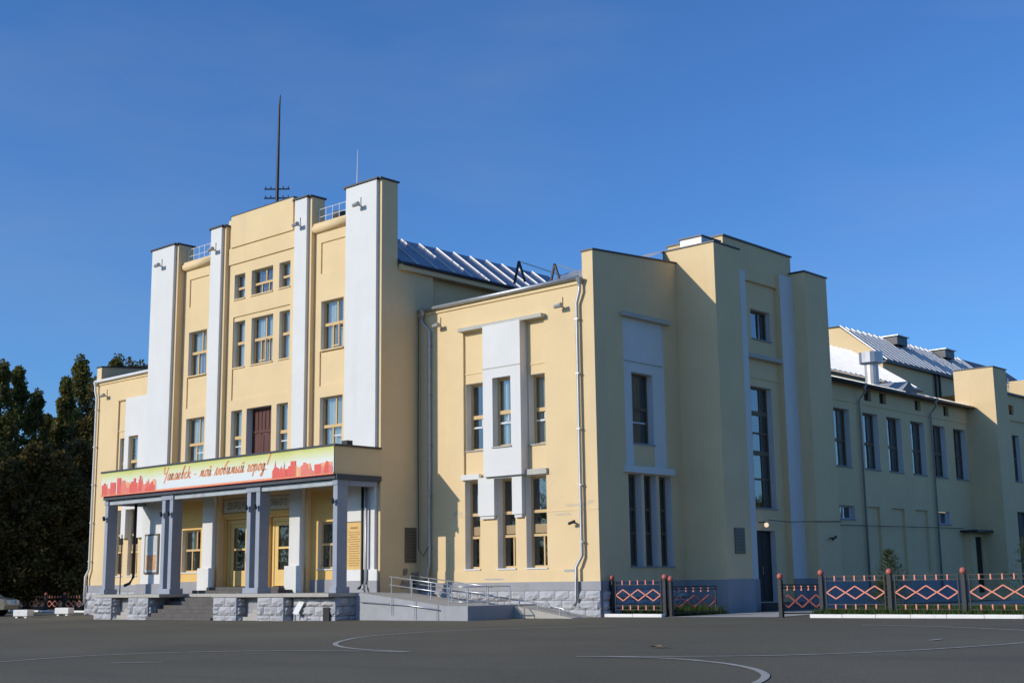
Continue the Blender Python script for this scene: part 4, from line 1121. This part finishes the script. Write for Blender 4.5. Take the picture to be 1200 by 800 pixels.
def cursive(body, size, w, shear, width, loc):
    total = sum(G[c][0] for c in body) * size; k0 = width / total; x = 0; n = 0
    for ch in body:
        adv, strokes = G[ch]; mb = MB()
        for s in strokes:
            pts = []
            for i in range(len(s) - 1):
                p0, p1, p2, p3 = [Vector(q) for q in (s[max(i - 1, 0)], s[i], s[i + 1], s[min(i + 2, len(s) - 1)])]
                for k in range(4):
                    t = k / 4
                    pts.append(0.5 * ((2 * p1) + (-p0 + p2) * t + (2 * p0 - 5 * p1 + 4 * p2 - p3) * t * t + (-p0 + 3 * p1 - 3 * p2 + p3) * t ** 3))
            pts.append(Vector(s[-1]))
            pts = [Vector(((x + p.x + shear * p.y) * size * k0, p.y * size)) for p in pts]
            i0 = len(mb.v); n += 1
            for i, p in enumerate(pts):
                d = pts[min(i + 1, len(pts) - 1)] - pts[max(i - 1, 0)]
                d = d.normalized() if d.length > 1e-6 else Vector((1, 0))
                ww = w * (1.25 if d.y < -0.4 else 0.8)
                nn = Vector((-d.y, d.x)) * ww / 2
                for q in (p + nn, p - nn): mb.v.append((q.x, -.004 - .00012 * n, q.y))
            for i in range(len(pts) - 1):
                a = i0 + 2 * i
                mb.f.append((a + 1, a + 3, a + 2, a)); mb.mi.append(mb.m_('print_letter'))
        if strokes:
            o = mb.build('printed_letter', bn); o.location = loc
        x += adv
cursive('Чапаевск - мой любимый город!', 0.235, 0.052, 0.35, 6.75, (-2.95, 0, 0.40))

# ------------------------------------------------------------------ plaques and poster
pq = thing('gold_plaque', 'tall gold notice board with engraved lines on white pilaster beside the porch', 'plaque', (-35.38, 30.585, 1.56))
MB().box(-.39, .39, -.03, .0, 0, 1.68, 'gold_plate').build('plate', pq, bevel=0.006)
MB().box(-.42, -.391, -.04, .0, -.03, 1.71, 'dark_frame').box(.391, .42, -.04, .0, -.03, 1.71, 'dark_frame').box(-.39, .39, -.04, 0, 1.681, 1.71, 'dark_frame').box(-.39, .39, -.04, 0, -.03, -.001, 'dark_frame').build('frame', pq)
k = MB()
for i in range(15):
    w = rnd.uniform(.22, .32); z = 1.32 - i * .082
    k.box(-w, w, -.034, -.0305, z, z + .028, 'engraving')
k.box(-.2, .2, -.034, -.0305, 1.45, 1.52, 'engraving'); k.build('engraved_lines', pq)
ps = thing('framed_poster', 'framed poster with blue and orange pictures under the porch left end', 'poster', (-48.15, 30.585, 1.62))
MB().box(-.52, .52, -.05, 0, 0, 1.64, 'bronze_plate').build('frame', ps, bevel=0.006)
MB().box(-.44, .44, -.056, -.0505, .08, 1.56, 'poster_paper').build('sheet', ps)
MB().box(-.36, .36, -.061, -.0565, .16, .78, 'poster_warm').build('picture', ps)
MB().box(-.36, .36, -.061, -.0565, .90, 1.46, 'curtain').build('picture', ps)
for nm, lab, loc, w, h, rz_ in (('wall_plaque', 'dark bronze plaque on the shaded tower side wall above the ramp', (-34.2, 32.15, 1.82), .54, 1.22, 0),
                                ('wall_plaque', 'dark bronze plaque on the shaded stair pylon near the side door', (-24.43, 38.17, 1.95), .62, .86, 0)):
    o = thing(nm, lab, 'plaque', loc)
    MB().box(0, .035, -w / 2, w / 2, 0, h, 'bronze_plate').build('plate', o, bevel=0.006)
    k = MB()
    for i in range(int(h / .11) - 1):
        k.box(.0355, .039, -w * .36, w * .36, h - .16 - i * .11, h - .145 - i * .11, 'cap_metal')
    k.build('raised_lines', o)

# ------------------------------------------------------------------ wall lamps
def flood(x, y, z, label):
    o = thing('floodlight', label, 'lamp', (x, y, z), 'floodlights under the roof edge')
    MB().bar((0, 0.0, 0), (0, -.22, .03), .04, .04, 'lamp_grey').build('arm', o)
    MB().tube([(-.14, -.26, .0), (.15, -.26, .02)], [.07, .09], 'lamp_grey', 8).build('housing', o)
    MB().tube([(0, -.012, .03), (0, -.012, .34)], 0.012, 'dark_metal', 5).build('cable', o)
for x, y, z, nm in ((-35.2, 30.59, 14.72, 'small grey floodlight on the pilaster beside the lightning rod'), (-38.9, 30.735, 14.72, 'small grey floodlight on pilaster right of the tower attic'),
                    (-44.45, 30.735, 14.75, 'small grey floodlight on pilaster left of the tower attic'), (-48.2, 30.59, 14.70, 'small grey floodlight on the outermost tower pilaster above the poster'),
                    (-33.12, YW, 10.2, 'small grey floodlight on cream wall beside the tower shadow'), (-27.35, YW, 10.05, 'small grey floodlight on cream wall near the corner downpipe'),
                    (-56.2, YL, 10.1, 'small grey floodlight on the wing next to the trees')):
    flood(x, y, z, nm)
o = thing('door_lamp', 'small lit lamp over the dark side door', 'lamp', (-24.96, 40.6, 2.98))
MB().tube([(-.2, 0, .1), (.10, 0, .1)], .02, 'dark_metal', 6).build('arm', o)
MB().ball((.12, 0, .0), .085, 'lamp_glow').build('globe', o)
cb = MB().tube([(-24.85, 40.8, 3.16), (-24.80, 42, 3.12), (-24.38, 43.4, 3.15), (-24.38, 45.2, 3.2), (-25.9, 47, 3.18), (-25.9, 59.6, 3.3)], 0.014, 'dark_metal', 5).build('wall_cable')
tag(cb, 'thin dark cable running along the side wall above the door', 'cable')
for lab, loc, dr_ in (('small black camera on cream wall beside the corner downpipe', (-26.95, YW, 2.92), 'F'), ('small black camera on the shaded stair pylon', (-24.43, 44.3, 2.55), 'S')):
    o = thing('security_camera', lab, 'camera', loc)
    if dr_ == 'F': MB().bar((0, 0, 0), (0, -.2, .03), .04, .04, 'dark_metal').build('arm', o); MB().tube([(-.16, -.2, .0), (.1, -.24, .06)], .05, 'dark_metal', 8).build('body', o)
    else: MB().bar((0, 0, 0), (.2, 0, .03), .04, .04, 'dark_metal').build('arm', o); MB().tube([(.2, -.14, -.04), (.22, .1, .06)], .05, 'dark_metal', 8).build('body', o)

# ------------------------------------------------------------------ mast and rod on the tower
o = thing('radio_mast', 'tall thin dark mast with three short cross arms on the tower roof', 'mast', (-43.4, 33, 14.12))
MB().tube([(0, 0, 0), (0.02, 0, 4.2), (.05, 0, 7.3), (.10, 0, 7.75)], [.085, .07, .045, .02], 'dark_metal', 8).build('pole', o)
for z in (3.55, 3.15, 2.75):
    a = MB().bar((-.40, -.36, z), (.40, .36, z), .05, .05, 'dark_metal').build('cross_arm', o)
    for s in (-.55, -.3, .3, .55):
        MB().tube([(s * .65, .585 * s, z), (s * .65, .585 * s, z + .12)], .025, 'dark_metal', 6).build('insulator', a)
o = thing('lightning_rod', 'thin pale rod standing on the tallest right pylon of the tower', 'rod', (-35.9, 31.0, 15.64))
MB().tube([(0, 0, 0), (0.02, 0, 1.5)], [.028, .012], 'white_frame', 6).build('rod', o)

# ------------------------------------------------------------------ wheelchair ramp
rp = thing('wheelchair_ramp', 'painted grey concrete access ramp with steel handrails beside the porch', 'ramp')
mb = MB()
x0, x1, y0, y1 = -33.6, -28.6, 29.3, 31.35
za, zb_ = 0.82, 0.38
def prism(mb, x0, x1, y0, y1, za, zb, z0, top, side):
    mb.quad((x0, y0, za), (x1, y0, zb), (x1, y1, zb), (x0, y1, za), top)
    mb.quad((x0, y0, z0), (x1, y0, z0), (x1, y0, zb), (x0, y0, za), side)
    mb.quad((x1, y0, z0), (x1, y1, z0), (x1, y1, zb), (x1, y0, zb), side)
    mb.quad((x1, y1, z0), (x0, y1, z0), (x0, y1, za), (x1, y1, zb), side)
    mb.quad((x0, y1, z0), (x0, y0, z0), (x0, y0, za), (x0, y1, za), side)
prism(mb, x0, -29.6, y0, y1, za, 0.40, -0.4, 'pale_concrete', 'ramp_paint')
mb.build('ramp_slab', rp)
MB().box(-29.6, x1, y0, 32.5, -0.4, 0.40, 'ramp_paint').build('landing', rp, bevel=0.012)
mb = MB(); prism(mb, -28.6, -26.2, 31.4, 32.5, 0.36, 0.0, -0.4, 'pale_concrete', 'pale_concrete'); mb.build('lower_ramp', rp)
def rail(pts, posts, name='handrail', r=0.02):
    k = MB().tube(pts, r, 'steel_pipe', 6).build(name, rp, smooth=True)
    return k
def zr(x): return za + (0.40 - za) * min(1, max(0, (x - x0) / (-29.6 - x0)))
for yy, tall in ((y0 + .05, .0), (y1 + .15, 0.0)):
    for dz in (0.30, 0.55):
        if yy < 30: continue
        rail([(x0 + .1, yy, zr(x0) + dz), (-30.6, yy, zr(-30.6) + dz), (-29.6, yy, .40 + dz)], [])
    if yy > 30:
        for x in (-33.5, -32.6, -31.7, -30.8, -29.9):
            MB().tube([(x, yy, zr(x) - .02), (x, yy, zr(x) + .55)], 0.018, 'steel_pipe', 6).build('rail_post', rp)
for dz in (0.28, 0.55):
    rail([(-33.3, 30.35, zr(-33.3) + dz), (-30.3, 30.35, zr(-30.3) + dz)], [])
for x in (-33.2, -32.2, -31.3, -30.35):
    MB().tube([(x, 30.35, zr(x) - .02), (x, 30.35, zr(x) + .55)], 0.018, 'steel_pipe', 6).build('rail_post', rp)
# frame round the landing
for z in (0.52, 0.98):
    rail([(-29.5, 29.4, z), (-28.68, 29.4, z)], []); rail([(-28.68, 29.4, z), (-28.68, 31.3, z)], [])
for x, y in ((-29.5, 29.4), (-28.68, 29.4), (-28.68, 30.3), (-28.68, 31.3)):
    MB().tube([(x, y, .38), (x, y, .98)], 0.018, 'steel_pipe', 6).build('rail_post', rp)
rail([(-28.5, 31.42, .58), (-26.6, 31.42, .28), (-26.3, 31.42, .1)], [])
for x in (-28.4, -27.6, -26.7):
    MB().tube([(x, 31.42, 0), (x, 31.42, .3 + (-26.6 - x) * .15)], 0.016, 'steel_pipe', 6).build('rail_post', rp)
# near handrail carried on brackets fixed to the side face
rail([(-33.5, y0 - .07, .52), (-31.2, y0 - .07, .42), (-29.8, y0 - .07, .28)], [])
for x in (-32.0, -30.9, -29.9):
    MB().tube([(x, y0 - .06, zr(x) - .55), (x, y0 - .06, zr(x) + .02)], 0.014, 'steel_pipe', 6).build('rail_bracket', rp)

# ------------------------------------------------------------------ fences
def fence(name, label, x0, npanels, y, z0, pitch=2.04, ends=True, gapleft=False):
    """black posts with red balls; three diamonds and two rows of short bars in every panel"""
    F = thing(name, label, 'fence', (x0, y, z0))
    pm = MB().box(-.055, .055, -.055, .055, -.3, 1.12, 'black_iron'); po = pm.build('post', F)
    ball = MB().ball((0, 0, 1.20), .09, 'red_iron').build('ball', po, smooth=True)
    def cp(o, parent, dx):
        c = o.copy(); col.objects.link(c); c.parent = parent
        c.location = (dx, 0, 0); return c
    for i in range(1, npanels + 1):
        p = cp(po, F, pitch * i); cp(ball, p, 0)
    w = pitch - .30; s = .15
    fm = MB()
    for z in (.22, .34, .98, 1.10): fm.box(s, s + w, -.018, .018, z - .014, z + .014, 'black_iron')
    for x in (s, s + w): fm.box(x - .018, x + .018, -.02, .02, .16, 1.12, 'black_iron')
    panel = fm.build('panel_frame', F)
    subs = []
    for j in range(3):
        c = s + w * (j + .5) / 3; hw, hh = w / 6 * .98, .17
        k = MB(); pts = [(c - hw, 0, .66), (c, 0, .66 + hh), (c + hw, 0, .66), (c, 0, .66 - hh)]
        for a in range(4): k.bar(pts[a], pts[(a + 1) % 4], .03, .04, 'orange_iron', up=(0, 1, 0))
        subs.append(k.build('diamond', panel))
    for row in (1.04, .28):
        for j in range(5):
            x = s + w * (j + .9) / 5.8
            subs.append(MB().box(x - .018, x + .018, -.024, .024, row - .07, row + .07, 'orange_iron').build('short_bar', panel))
    for i in range(1, npanels):
        q = cp(panel, F, pitch * i)
        for t in subs: cp(t, q, 0)
    return F
fence('metal_fence', 'black metal fence with orange diamonds along the grass strip beside the road', -18.53, 5, 33.0, 0.05)
fence('metal_fence', 'single black fence panel with orange diamonds at the building corner', -25.88, 1, 33.0, 0.0)
fence('metal_fence', 'black fence with orange diamonds in front of the dark trees', -84.4, 13, 37.8, -0.42)

def gate(label, p, q, z0):
    G_ = thing('gate_leaf', label, 'gate', (p[0], p[1], z0))
    d = Vector((q[0] - p[0], q[1] - p[1], 0)); Ln = d.length; d.normalize()
    def at(t, z): return (d.x * t, d.y * t, z)
    MB().bar(at(0, -.05), at(0, 1.05), .11, .11, 'black_iron').build('post', G_)
    MB().ball(at(0, 1.14), .09, 'red_iron').build('ball', G_, smooth=True)
    k = MB()
    for z in (.12, .82, .90): k.bar(at(0, z), at(Ln, z), .035, .035, 'black_iron')
    k.bar(at(Ln, .1), at(Ln, .92), .04, .04, 'black_iron'); k.build('frame', G_)
    for j in range(5):
        t = Ln * (j + 1) / 6
        MB().bar(at(t, .74), at(t, .87), .04, .04, 'orange_iron').build('short_bar', G_)
    for j in range(3):
        c = Ln * (j + .5) / 3; hw = Ln / 6; k = MB()
        pts = [at(c - hw, .45), at(c, .62), at(c + hw, .45), at(c, .28)]
        for a in range(4): k.bar(pts[a], pts[(a + 1) % 4], .035, .035, 'red_iron')
        k.build('diamond', G_)
gate('open black gate leaf hinged on the post of the single panel at the corner', (-23.70, 33.1), (-23.55, 35.3), 0.0)
gate('open black gate leaf on its own post beside the long fence', (-19.65, 32.7), (-18.75, 33.45), 0.03)

def kerb(x0, x1, y, cap=True):
    mb = MB(); n = max(1, round((x1 - x0) / 1.0)); K = empty('kerb'); tag(K, kind='structure')
    for i in range(n):
        a = x0 + (x1 - x0) * i / n; b = x0 + (x1 - x0) * (i + 1) / n
        z = zg((a + b) / 2, y)
        MB().box(a + .004, b - .004, y - .09, y + .09, z - .1, z + .095, 'kerb_white').build('kerb_stone', K, bevel=0.012)
    return K
kerb(-18.75, -4, 32.75); kerb(-25.95, -23.75, 32.75); kerb(-80, -57.6, 36.5)
# path to the side door and lawn strips
tag(MB().quad((-23.6, 32.6, .02), (-19.8, 32.6, .045), (-21.6, 42.0, .03), (-24.0, 42.0, .02), 'pale_concrete').build('path'), kind='structure')
tag(MB().quad((-18.9, 32.86, .07), (0, 32.86, .16), (0, 48, .16), (-18.9, 48, .07), 'soil').build('lawn'), kind='structure')
tag(MB().quad((-25.9, 32.86, .03), (-23.85, 32.86, .04), (-24.2, 37.2, .03), (-25.98, 37.2, .03), 'soil').build('flower_bed'), kind='structure')
tag(MB().quad((-23.6, 42, .016), (-10, 42, .045), (-10, 80, .06), (-24.4, 80, .03), 'pale_concrete').build('yard_path'), kind='structure')
rg = random.Random(3)
def grass_patch(name, label, xa, xb, ya, yb, z, n, hmin, hmax):
    mb = MB(); mb.m_('grass_blade')
    for i in range(n):
        x = rg.uniform(xa, xb); y = ya + (yb - ya) * rg.random() ** 1.7; h = rg.uniform(hmin, hmax); a = rg.uniform(0, 6.28)
        dx, dy = math.cos(a) * .016, math.sin(a) * .016; lx, ly = rg.uniform(-.06, .06), rg.uniform(-.06, .06)
        i0 = len(mb.v)
        mb.v += [(x - dx, y - dy, z), (x + dx, y + dy, z), (x + lx, y + ly, z + h)]
        mb.f.append((i0, i0 + 1, i0 + 2)); mb.mi.append(0)
    tag(mb.build(name), label, 'grass', kind='stuff')
grass_patch('grass', 'short green grass behind the long black and orange fence', -18.8, -5, 32.9, 39, .08, 45000, .10, .26)
grass_patch('dry_plants', 'low dry plants in the bed behind the corner fence panel', -25.7, -23.9, 33.2, 36.5, .03, 4000, .1, .4)

# ------------------------------------------------------------------ small things on the square
for lab, (x, y), L in (('white concrete block on small feet standing close to the beige car', (-55.9, 29.1), 1.15), ('white concrete block on small feet standing next to the white kerb', (-57.4, 31.9), 1.15)):
    o = thing('concrete_block', lab, 'block', (x, y, zg(x, y)))
    o.rotation_euler = (0, 0, 0.35)
    MB().box(-.40, .40, -.2, .2, .08, .36, 'kerb_white').build('body', o, bevel=0.02)
    for s in (-.25, .25): MB().box(s - .06, s + .06, -.15, .15, 0, .08, 'kerb_white').build('foot', o)
o = thing('notice_board', 'small white board leaning on the dark porch base', 'board', (-35.95, 28.45, -.1))
k = MB(); k.bar((-.05, .05, .22), (.10, .22, .66), .30, .03, 'white_frame', up=(0, -1, .4)); k.build('panel', o)
MB().bar((-.05, .05, .0), (-.05, .05, .24), .03, .03, 'dark_metal').build('stand', o)
o = thing('metal_stand', 'little white tubular stand on the ground before the porch base', 'stand', (-35.65, 28.3, -.1))
for s in (-.13, .13): MB().tube([(s, 0, 0), (s, 0, .24)], .02, 'white_frame', 6).build('leg', o)
MB().tube([(-.14, 0, .24), (.14, 0, .24)], .02, 'white_frame', 6).build('top_bar', o)
o = MB().poly([(-.12, -.05, .02), (0, -.10, .05), (.13, -.02, .03), (.06, .08, .06), (-.08, .07, .02)], 'leaf_litter')
o.poly([(.15, -.03, .01), (.28, -.06, .05), (.33, .03, .02), (.2, .06, .04)], 'kerb_white')
o = o.build('litter'); o.location = (-14.1, 19.2, zg(-14.1, 19.2)); tag(o, 'crumpled brown leaf and scrap of paper on the asphalt', 'litter')

# beige parked car, its tail reaching into the picture
def car(loc, rz):
    o = thing('parked_car', 'beige saloon car parked nose out before the dark trees', 'car', loc); o.rotation_euler = (0, 0, rz)
    prof = [(-2.15, .32), (-2.2, .55), (-2.12, .78), (-1.45, .90), (-.85, 1.36), (-.55, 1.42), (.45, 1.40), (.75, 1.33), (1.25, .98), (1.75, .95), (2.1, .88), (2.18, .6), (2.12, .32)]
    mb = MB(); n = len(prof)
    secs = [(-.80, .96), (-.74, 1.0), (.74, 1.0), (.80, .96)]
    for y, s in secs:
        for x, z in prof:
            zz = z if z < .95 else .95 + (z - .95)
            yy = y * (1 if z < .95 else 1 - (z - .95) * .35)
            mb.v.append((x * (s if abs(y) > .78 else 1), yy, .32 + (zz - .32) * s))
    mb.m_('car_paint')
    for a in range(3):
        for i in range(n - 1):
            mb.f.append((a * n + i, (a + 1) * n + i, (a + 1) * n + i + 1, a * n + i + 1)); mb.mi.append(0)
    mb.f.append(tuple(range(n))); mb.mi.append(0)
    mb.f.append(tuple(range(3 * n, 4 * n))[::-1]); mb.mi.append(0)
    mb.build('body', o, smooth=False, bevel=0.03)
    for s in (-1, 1):
        y = s * .80
        MB().quad((-.78, y * .97, 1.02), (-.02, y * .97, 1.02), (-.02, y * .90, 1.33), (-.5, y * .90, 1.33), 'dark_metal').build('window', o)
        MB().quad((.03, y * .97, 1.02), (1.05, y * .97, 1.02), (.68, y * .90, 1.30), (.03, y * .90, 1.33), 'dark_metal').build('window', o)
        for x in (-1.35, 1.35):
            w = MB().tube([(x, y - .1 * s, .31), (x, y + .03 * s, .31)], .31, 'tyre', 18).build('wheel', o)
            MB().tube([(x, y + .02 * s, .31), (x, y + .045 * s, .31)], .19, 'zinc', 14).build('rim', w)
        MB().box(2.12, 2.2, s * .55 - .16, s * .55 + .16, .66, .82, 'red_iron').build('tail_light', o)
        MB().box(-2.21, -2.12, s * .55 - .16, s * .55 + .16, .58, .74, 'white_frame').build('headlight', o)
    MB().box(2.13, 2.24, -.78, .78, .42, .56, 'dark_metal').build('bumper', o)
car((-62.35, 29.6, zg(-60, 30.3)), R(222))

# ------------------------------------------------------------------ trees
def crown_mesh(seed, H, W, z0, nclump, nleaf, size, mt):
    """irregular crown: leaf clumps along a loose vertical frame, many small leaf faces in each clump"""
    r = random.Random(seed); mb = MB(); mb.m_(mt)
    for c in range(nclump):
        t = r.random()
        prof_ = (math.sin(math.pi * min(1, (t * .86 + .14))) ** .6) * (1 - .55 * t)
        a = r.uniform(0, 6.28); rad = W * prof_ * math.sqrt(r.random()) * r.uniform(.7, 1.12)
        cx, cy, cz = rad * math.cos(a), rad * math.sin(a), z0 + (H - z0) * t
        cr = W * r.uniform(.16, .32) * (1 - .35 * t)
        for i in range(nleaf):
            v = Vector((r.gauss(0, 1), r.gauss(0, 1), r.gauss(0, 1))).normalized() * cr * r.random() ** .45
            p = Vector((cx, cy, cz)) + Vector((v.x, v.y, v.z * 1.25))
            n = Vector((r.gauss(0, 1), r.gauss(0, 1), r.gauss(0, 1) + .4)).normalized()
            s = n.orthogonal().normalized(); s.rotate(Matrix.Rotation(r.uniform(0, 6.28), 3, n)); q = n.cross(s)
            k = size * r.uniform(.6, 1.3)
            i0 = len(mb.v)
            mb.v += [tuple(p - s * k * .5), tuple(p + q * k * .32), tuple(p + s * k * .6), tuple(p - q * k * .32)]
            mb.f.append((i0, i0 + 1, i0 + 2, i0 + 3)); mb.mi.append(0)
    o = mb.build('crown'); me = o.data; bpy.data.objects.remove(o); return me
def trunk_mesh(seed, H, W, z0):
    r = random.Random(seed); mb = MB()
    mb.tube([(0, 0, -.3), (r.uniform(-.1, .1), 0, H * .3), (r.uniform(-.2, .2), r.uniform(-.2, .2), H * .6), (0, 0, H * .9)], [.24, .18, .11, .03], 'bark', 8)
    for i in range(9):
        z = z0 + (H - z0) * (i / 10); a = r.uniform(0, 6.28); L = W * r.uniform(.5, .9) * (1 - .4 * i / 10)
        mb.tube([(0, 0, z), (math.cos(a) * L * .5, math.sin(a) * L * .5, z + L * .35), (math.cos(a) * L, math.sin(a) * L, z + L * .95)], [.07, .045, .015], 'bark', 5, caps=False)
    o = mb.build('trunk'); me = o.data; bpy.data.objects.remove(o); return me
KIND = []
for s, (H, W, z0, mt) in enumerate(((16, 2.6, 1.6, 'leaf_dark'), (15, 2.2, 2.0, 'leaf_dark'), (14, 2.9, 1.8, 'leaf_olive'), (9, 2.8, 0.8, 'leaf_olive'))):
    KIND.append((H, crown_mesh(50 + s, H, W, z0, 130, 135, .21, mt), trunk_mesh(70 + s, H, W, z0)))
def tree(name, label, x, y, kind, h, rz, group):
    H, c, t = KIND[kind]; s = h / H
    o = thing(name, label, 'tree', (x, y, zg(x, y)), group)
    o.rotation_euler = (0, 0, rz); o.scale = (s, s, s) if kind != 3 else (s * 1.15, s * 1.15, s)
    from_mesh('trunk', t, o); from_mesh('crown', c, o)
# (picture column, distance, kind, height): the camera stands at the origin
def at_col(px, D):
    d = Vector(r_) * ((px - 600) / 1533.4) + Vector((f_.x, f_.y, 0)).normalized() * 0.985
    return d.x * D, d.y * D
G1, G2, G3 = 'tall trees beside the left wing', 'lower trees beside the left wing', 'tree tops behind the left wing roof'
for px, D, kd, h in ((-58, 86, 0, 16.0), (-30, 92, 1, 17), (4, 86, 0, 15.6), (24, 94, 1, 16.6), (46, 88, 0, 14.0), (60, 100, 1, 14.0), (80, 90, 1, 15.2), (96, 95, 0, 17.4), (116, 88, 2, 14.8)):
    x, y = at_col(px, D)
    tree('leafy_tree', 'tall dark green tree in the row left of the building', x, y, kd, h, rnd.uniform(0, 6), G1)
for px, D, h in ((-45, 80, 9), (-12, 79, 10), (20, 78, 8.5), (48, 79, 9.5), (76, 79, 9), (98, 82, 10)):
    x, y = at_col(px, D)
    tree('bushy_tree', 'lower olive bushy tree in front of the tall row left of the building', x, y, 3, h, rnd.uniform(0, 6), G2)
for px, D, kd, h in ((138, 112, 0, 20.3), (153, 116, 2, 20.6), (168, 112, 2, 19.8)):
    x, y = at_col(px, D)
    tree('leafy_tree', 'tree top showing just above the left wing roof', x, y, kd, h, rnd.uniform(0, 6), G3)
# unseen trees added outside the picture to shade the foot of the trees in view
for k in range(7):
    tree('leafy_tree', 'unseen tall tree added to shade the foot of the trees in view', -104 + 5.2 * k, 17 + 1.1 * k, k % 3, 19 + rnd.uniform(0, 2), rnd.uniform(0, 6), 'unseen shading trees outside the picture')
# unseen belt of trees added behind the viewer: darkens what the lower windows mirror
mb = MB(); mb.m_('leaf_dark'); rq = random.Random(19)
for i in range(26000):
    if i < 16000: x = rq.uniform(-210, 90); y = rq.uniform(-66, -54)
    else: x = rq.uniform(14, 22); y = rq.uniform(22, 130)  # unseen belt at the right, added to deepen the shade on low side walls
    hmax = 11 + 3 * math.sin((x + y) * .11) + 2 * math.sin((x + y) * .31)
    if x > 13 and y > 20: hmax *= .6
    p = Vector((x, y, rq.random() * hmax - .3)); k = rq.uniform(.9, 1.8)
    n = Vector((rq.gauss(0, 1), rq.gauss(0, 1), rq.gauss(0, 1))).normalized(); s = n.orthogonal().normalized(); q = n.cross(s); i0 = len(mb.v)
    mb.v += [tuple(p - s * k * .5), tuple(p + q * k * .35), tuple(p + s * k * .5), tuple(p - q * k * .35)]
    mb.f.append((i0, i0 + 1, i0 + 2, i0 + 3)); mb.mi.append(0)
tag(mb.build('unseen_tree_belt'), 'unseen belts of trees added to darken window reflections and low side walls', 'wood', kind='stuff')
# far wood closing the view behind the trees
mb = MB(); mb.m_('leaf_dark'); rw = random.Random(9)
for i in range(26000):
    px = rw.uniform(-90, 190); D = rw.uniform(118, 130); x, y = at_col(px, D)
    hmax = 9 + 2.5 * math.sin(px * .09) + 1.5 * math.sin(px * .23)
    z = rw.random() * hmax
    n = Vector((rw.gauss(0, 1), rw.gauss(0, 1), rw.gauss(0, 1))).normalized(); s = n.orthogonal().normalized(); q = n.cross(s); k = .8 * rw.uniform(.6, 1.2)
    p = Vector((x, y, z)); i0 = len(mb.v)
    mb.v += [tuple(p - s * k * .5), tuple(p + q * k * .35), tuple(p + s * k * .5), tuple(p - q * k * .35)]
    mb.f.append((i0, i0 + 1, i0 + 2, i0 + 3)); mb.mi.append(0)
tag(mb.build('distant_wood'), 'dark dense wood far behind the tall trees', 'wood', kind='stuff')

# young conifers behind the long fence
def conifer(label, x, y, h, w, seed):
    o = thing('young_conifer', label, 'shrub', (x, y, .08), 'young conifers behind the fence')
    r = random.Random(seed)
    MB().tube([(0, 0, -.1), (0, 0, h)], [.05, .012], 'bark', 6).build('trunk', o)
    mb = MB(); mb.m_('needle')
    for i in range(120):
        t = r.random() ** .8; a = r.uniform(0, 6.28); L = w * (1 - t) * r.uniform(.6, 1.1) + .10; z = .1 + t * (h - .1)
        e = Vector((math.cos(a) * L, math.sin(a) * L, L * .45))
        for k in range(16):
            p = Vector((0, 0, z)) + e * r.uniform(.15, 1); n = Vector((r.gauss(0, 1), r.gauss(0, 1), r.gauss(0, 1) + .5)).normalized() * .10 + e.normalized() * .05
            s = n.orthogonal().normalized() * .008; i0 = len(mb.v)
            mb.v += [tuple(p - s), tuple(p + s), tuple(p + n)]; mb.f.append((i0, i0 + 1, i0 + 2)); mb.mi.append(0)
    mb.build('crown', o)
conifer('young conifer behind the fence post, next to the side wall downpipe', -17.7, 35.5, 1.75, .8, 1)
conifer('broad young conifer behind the fence, below the far pylon', -14.0, 36.5, 2.1, 1.1, 2)
conifer('low young conifer behind the first panel of the long fence', -18.4, 36.5, 1.0, .6, 3)
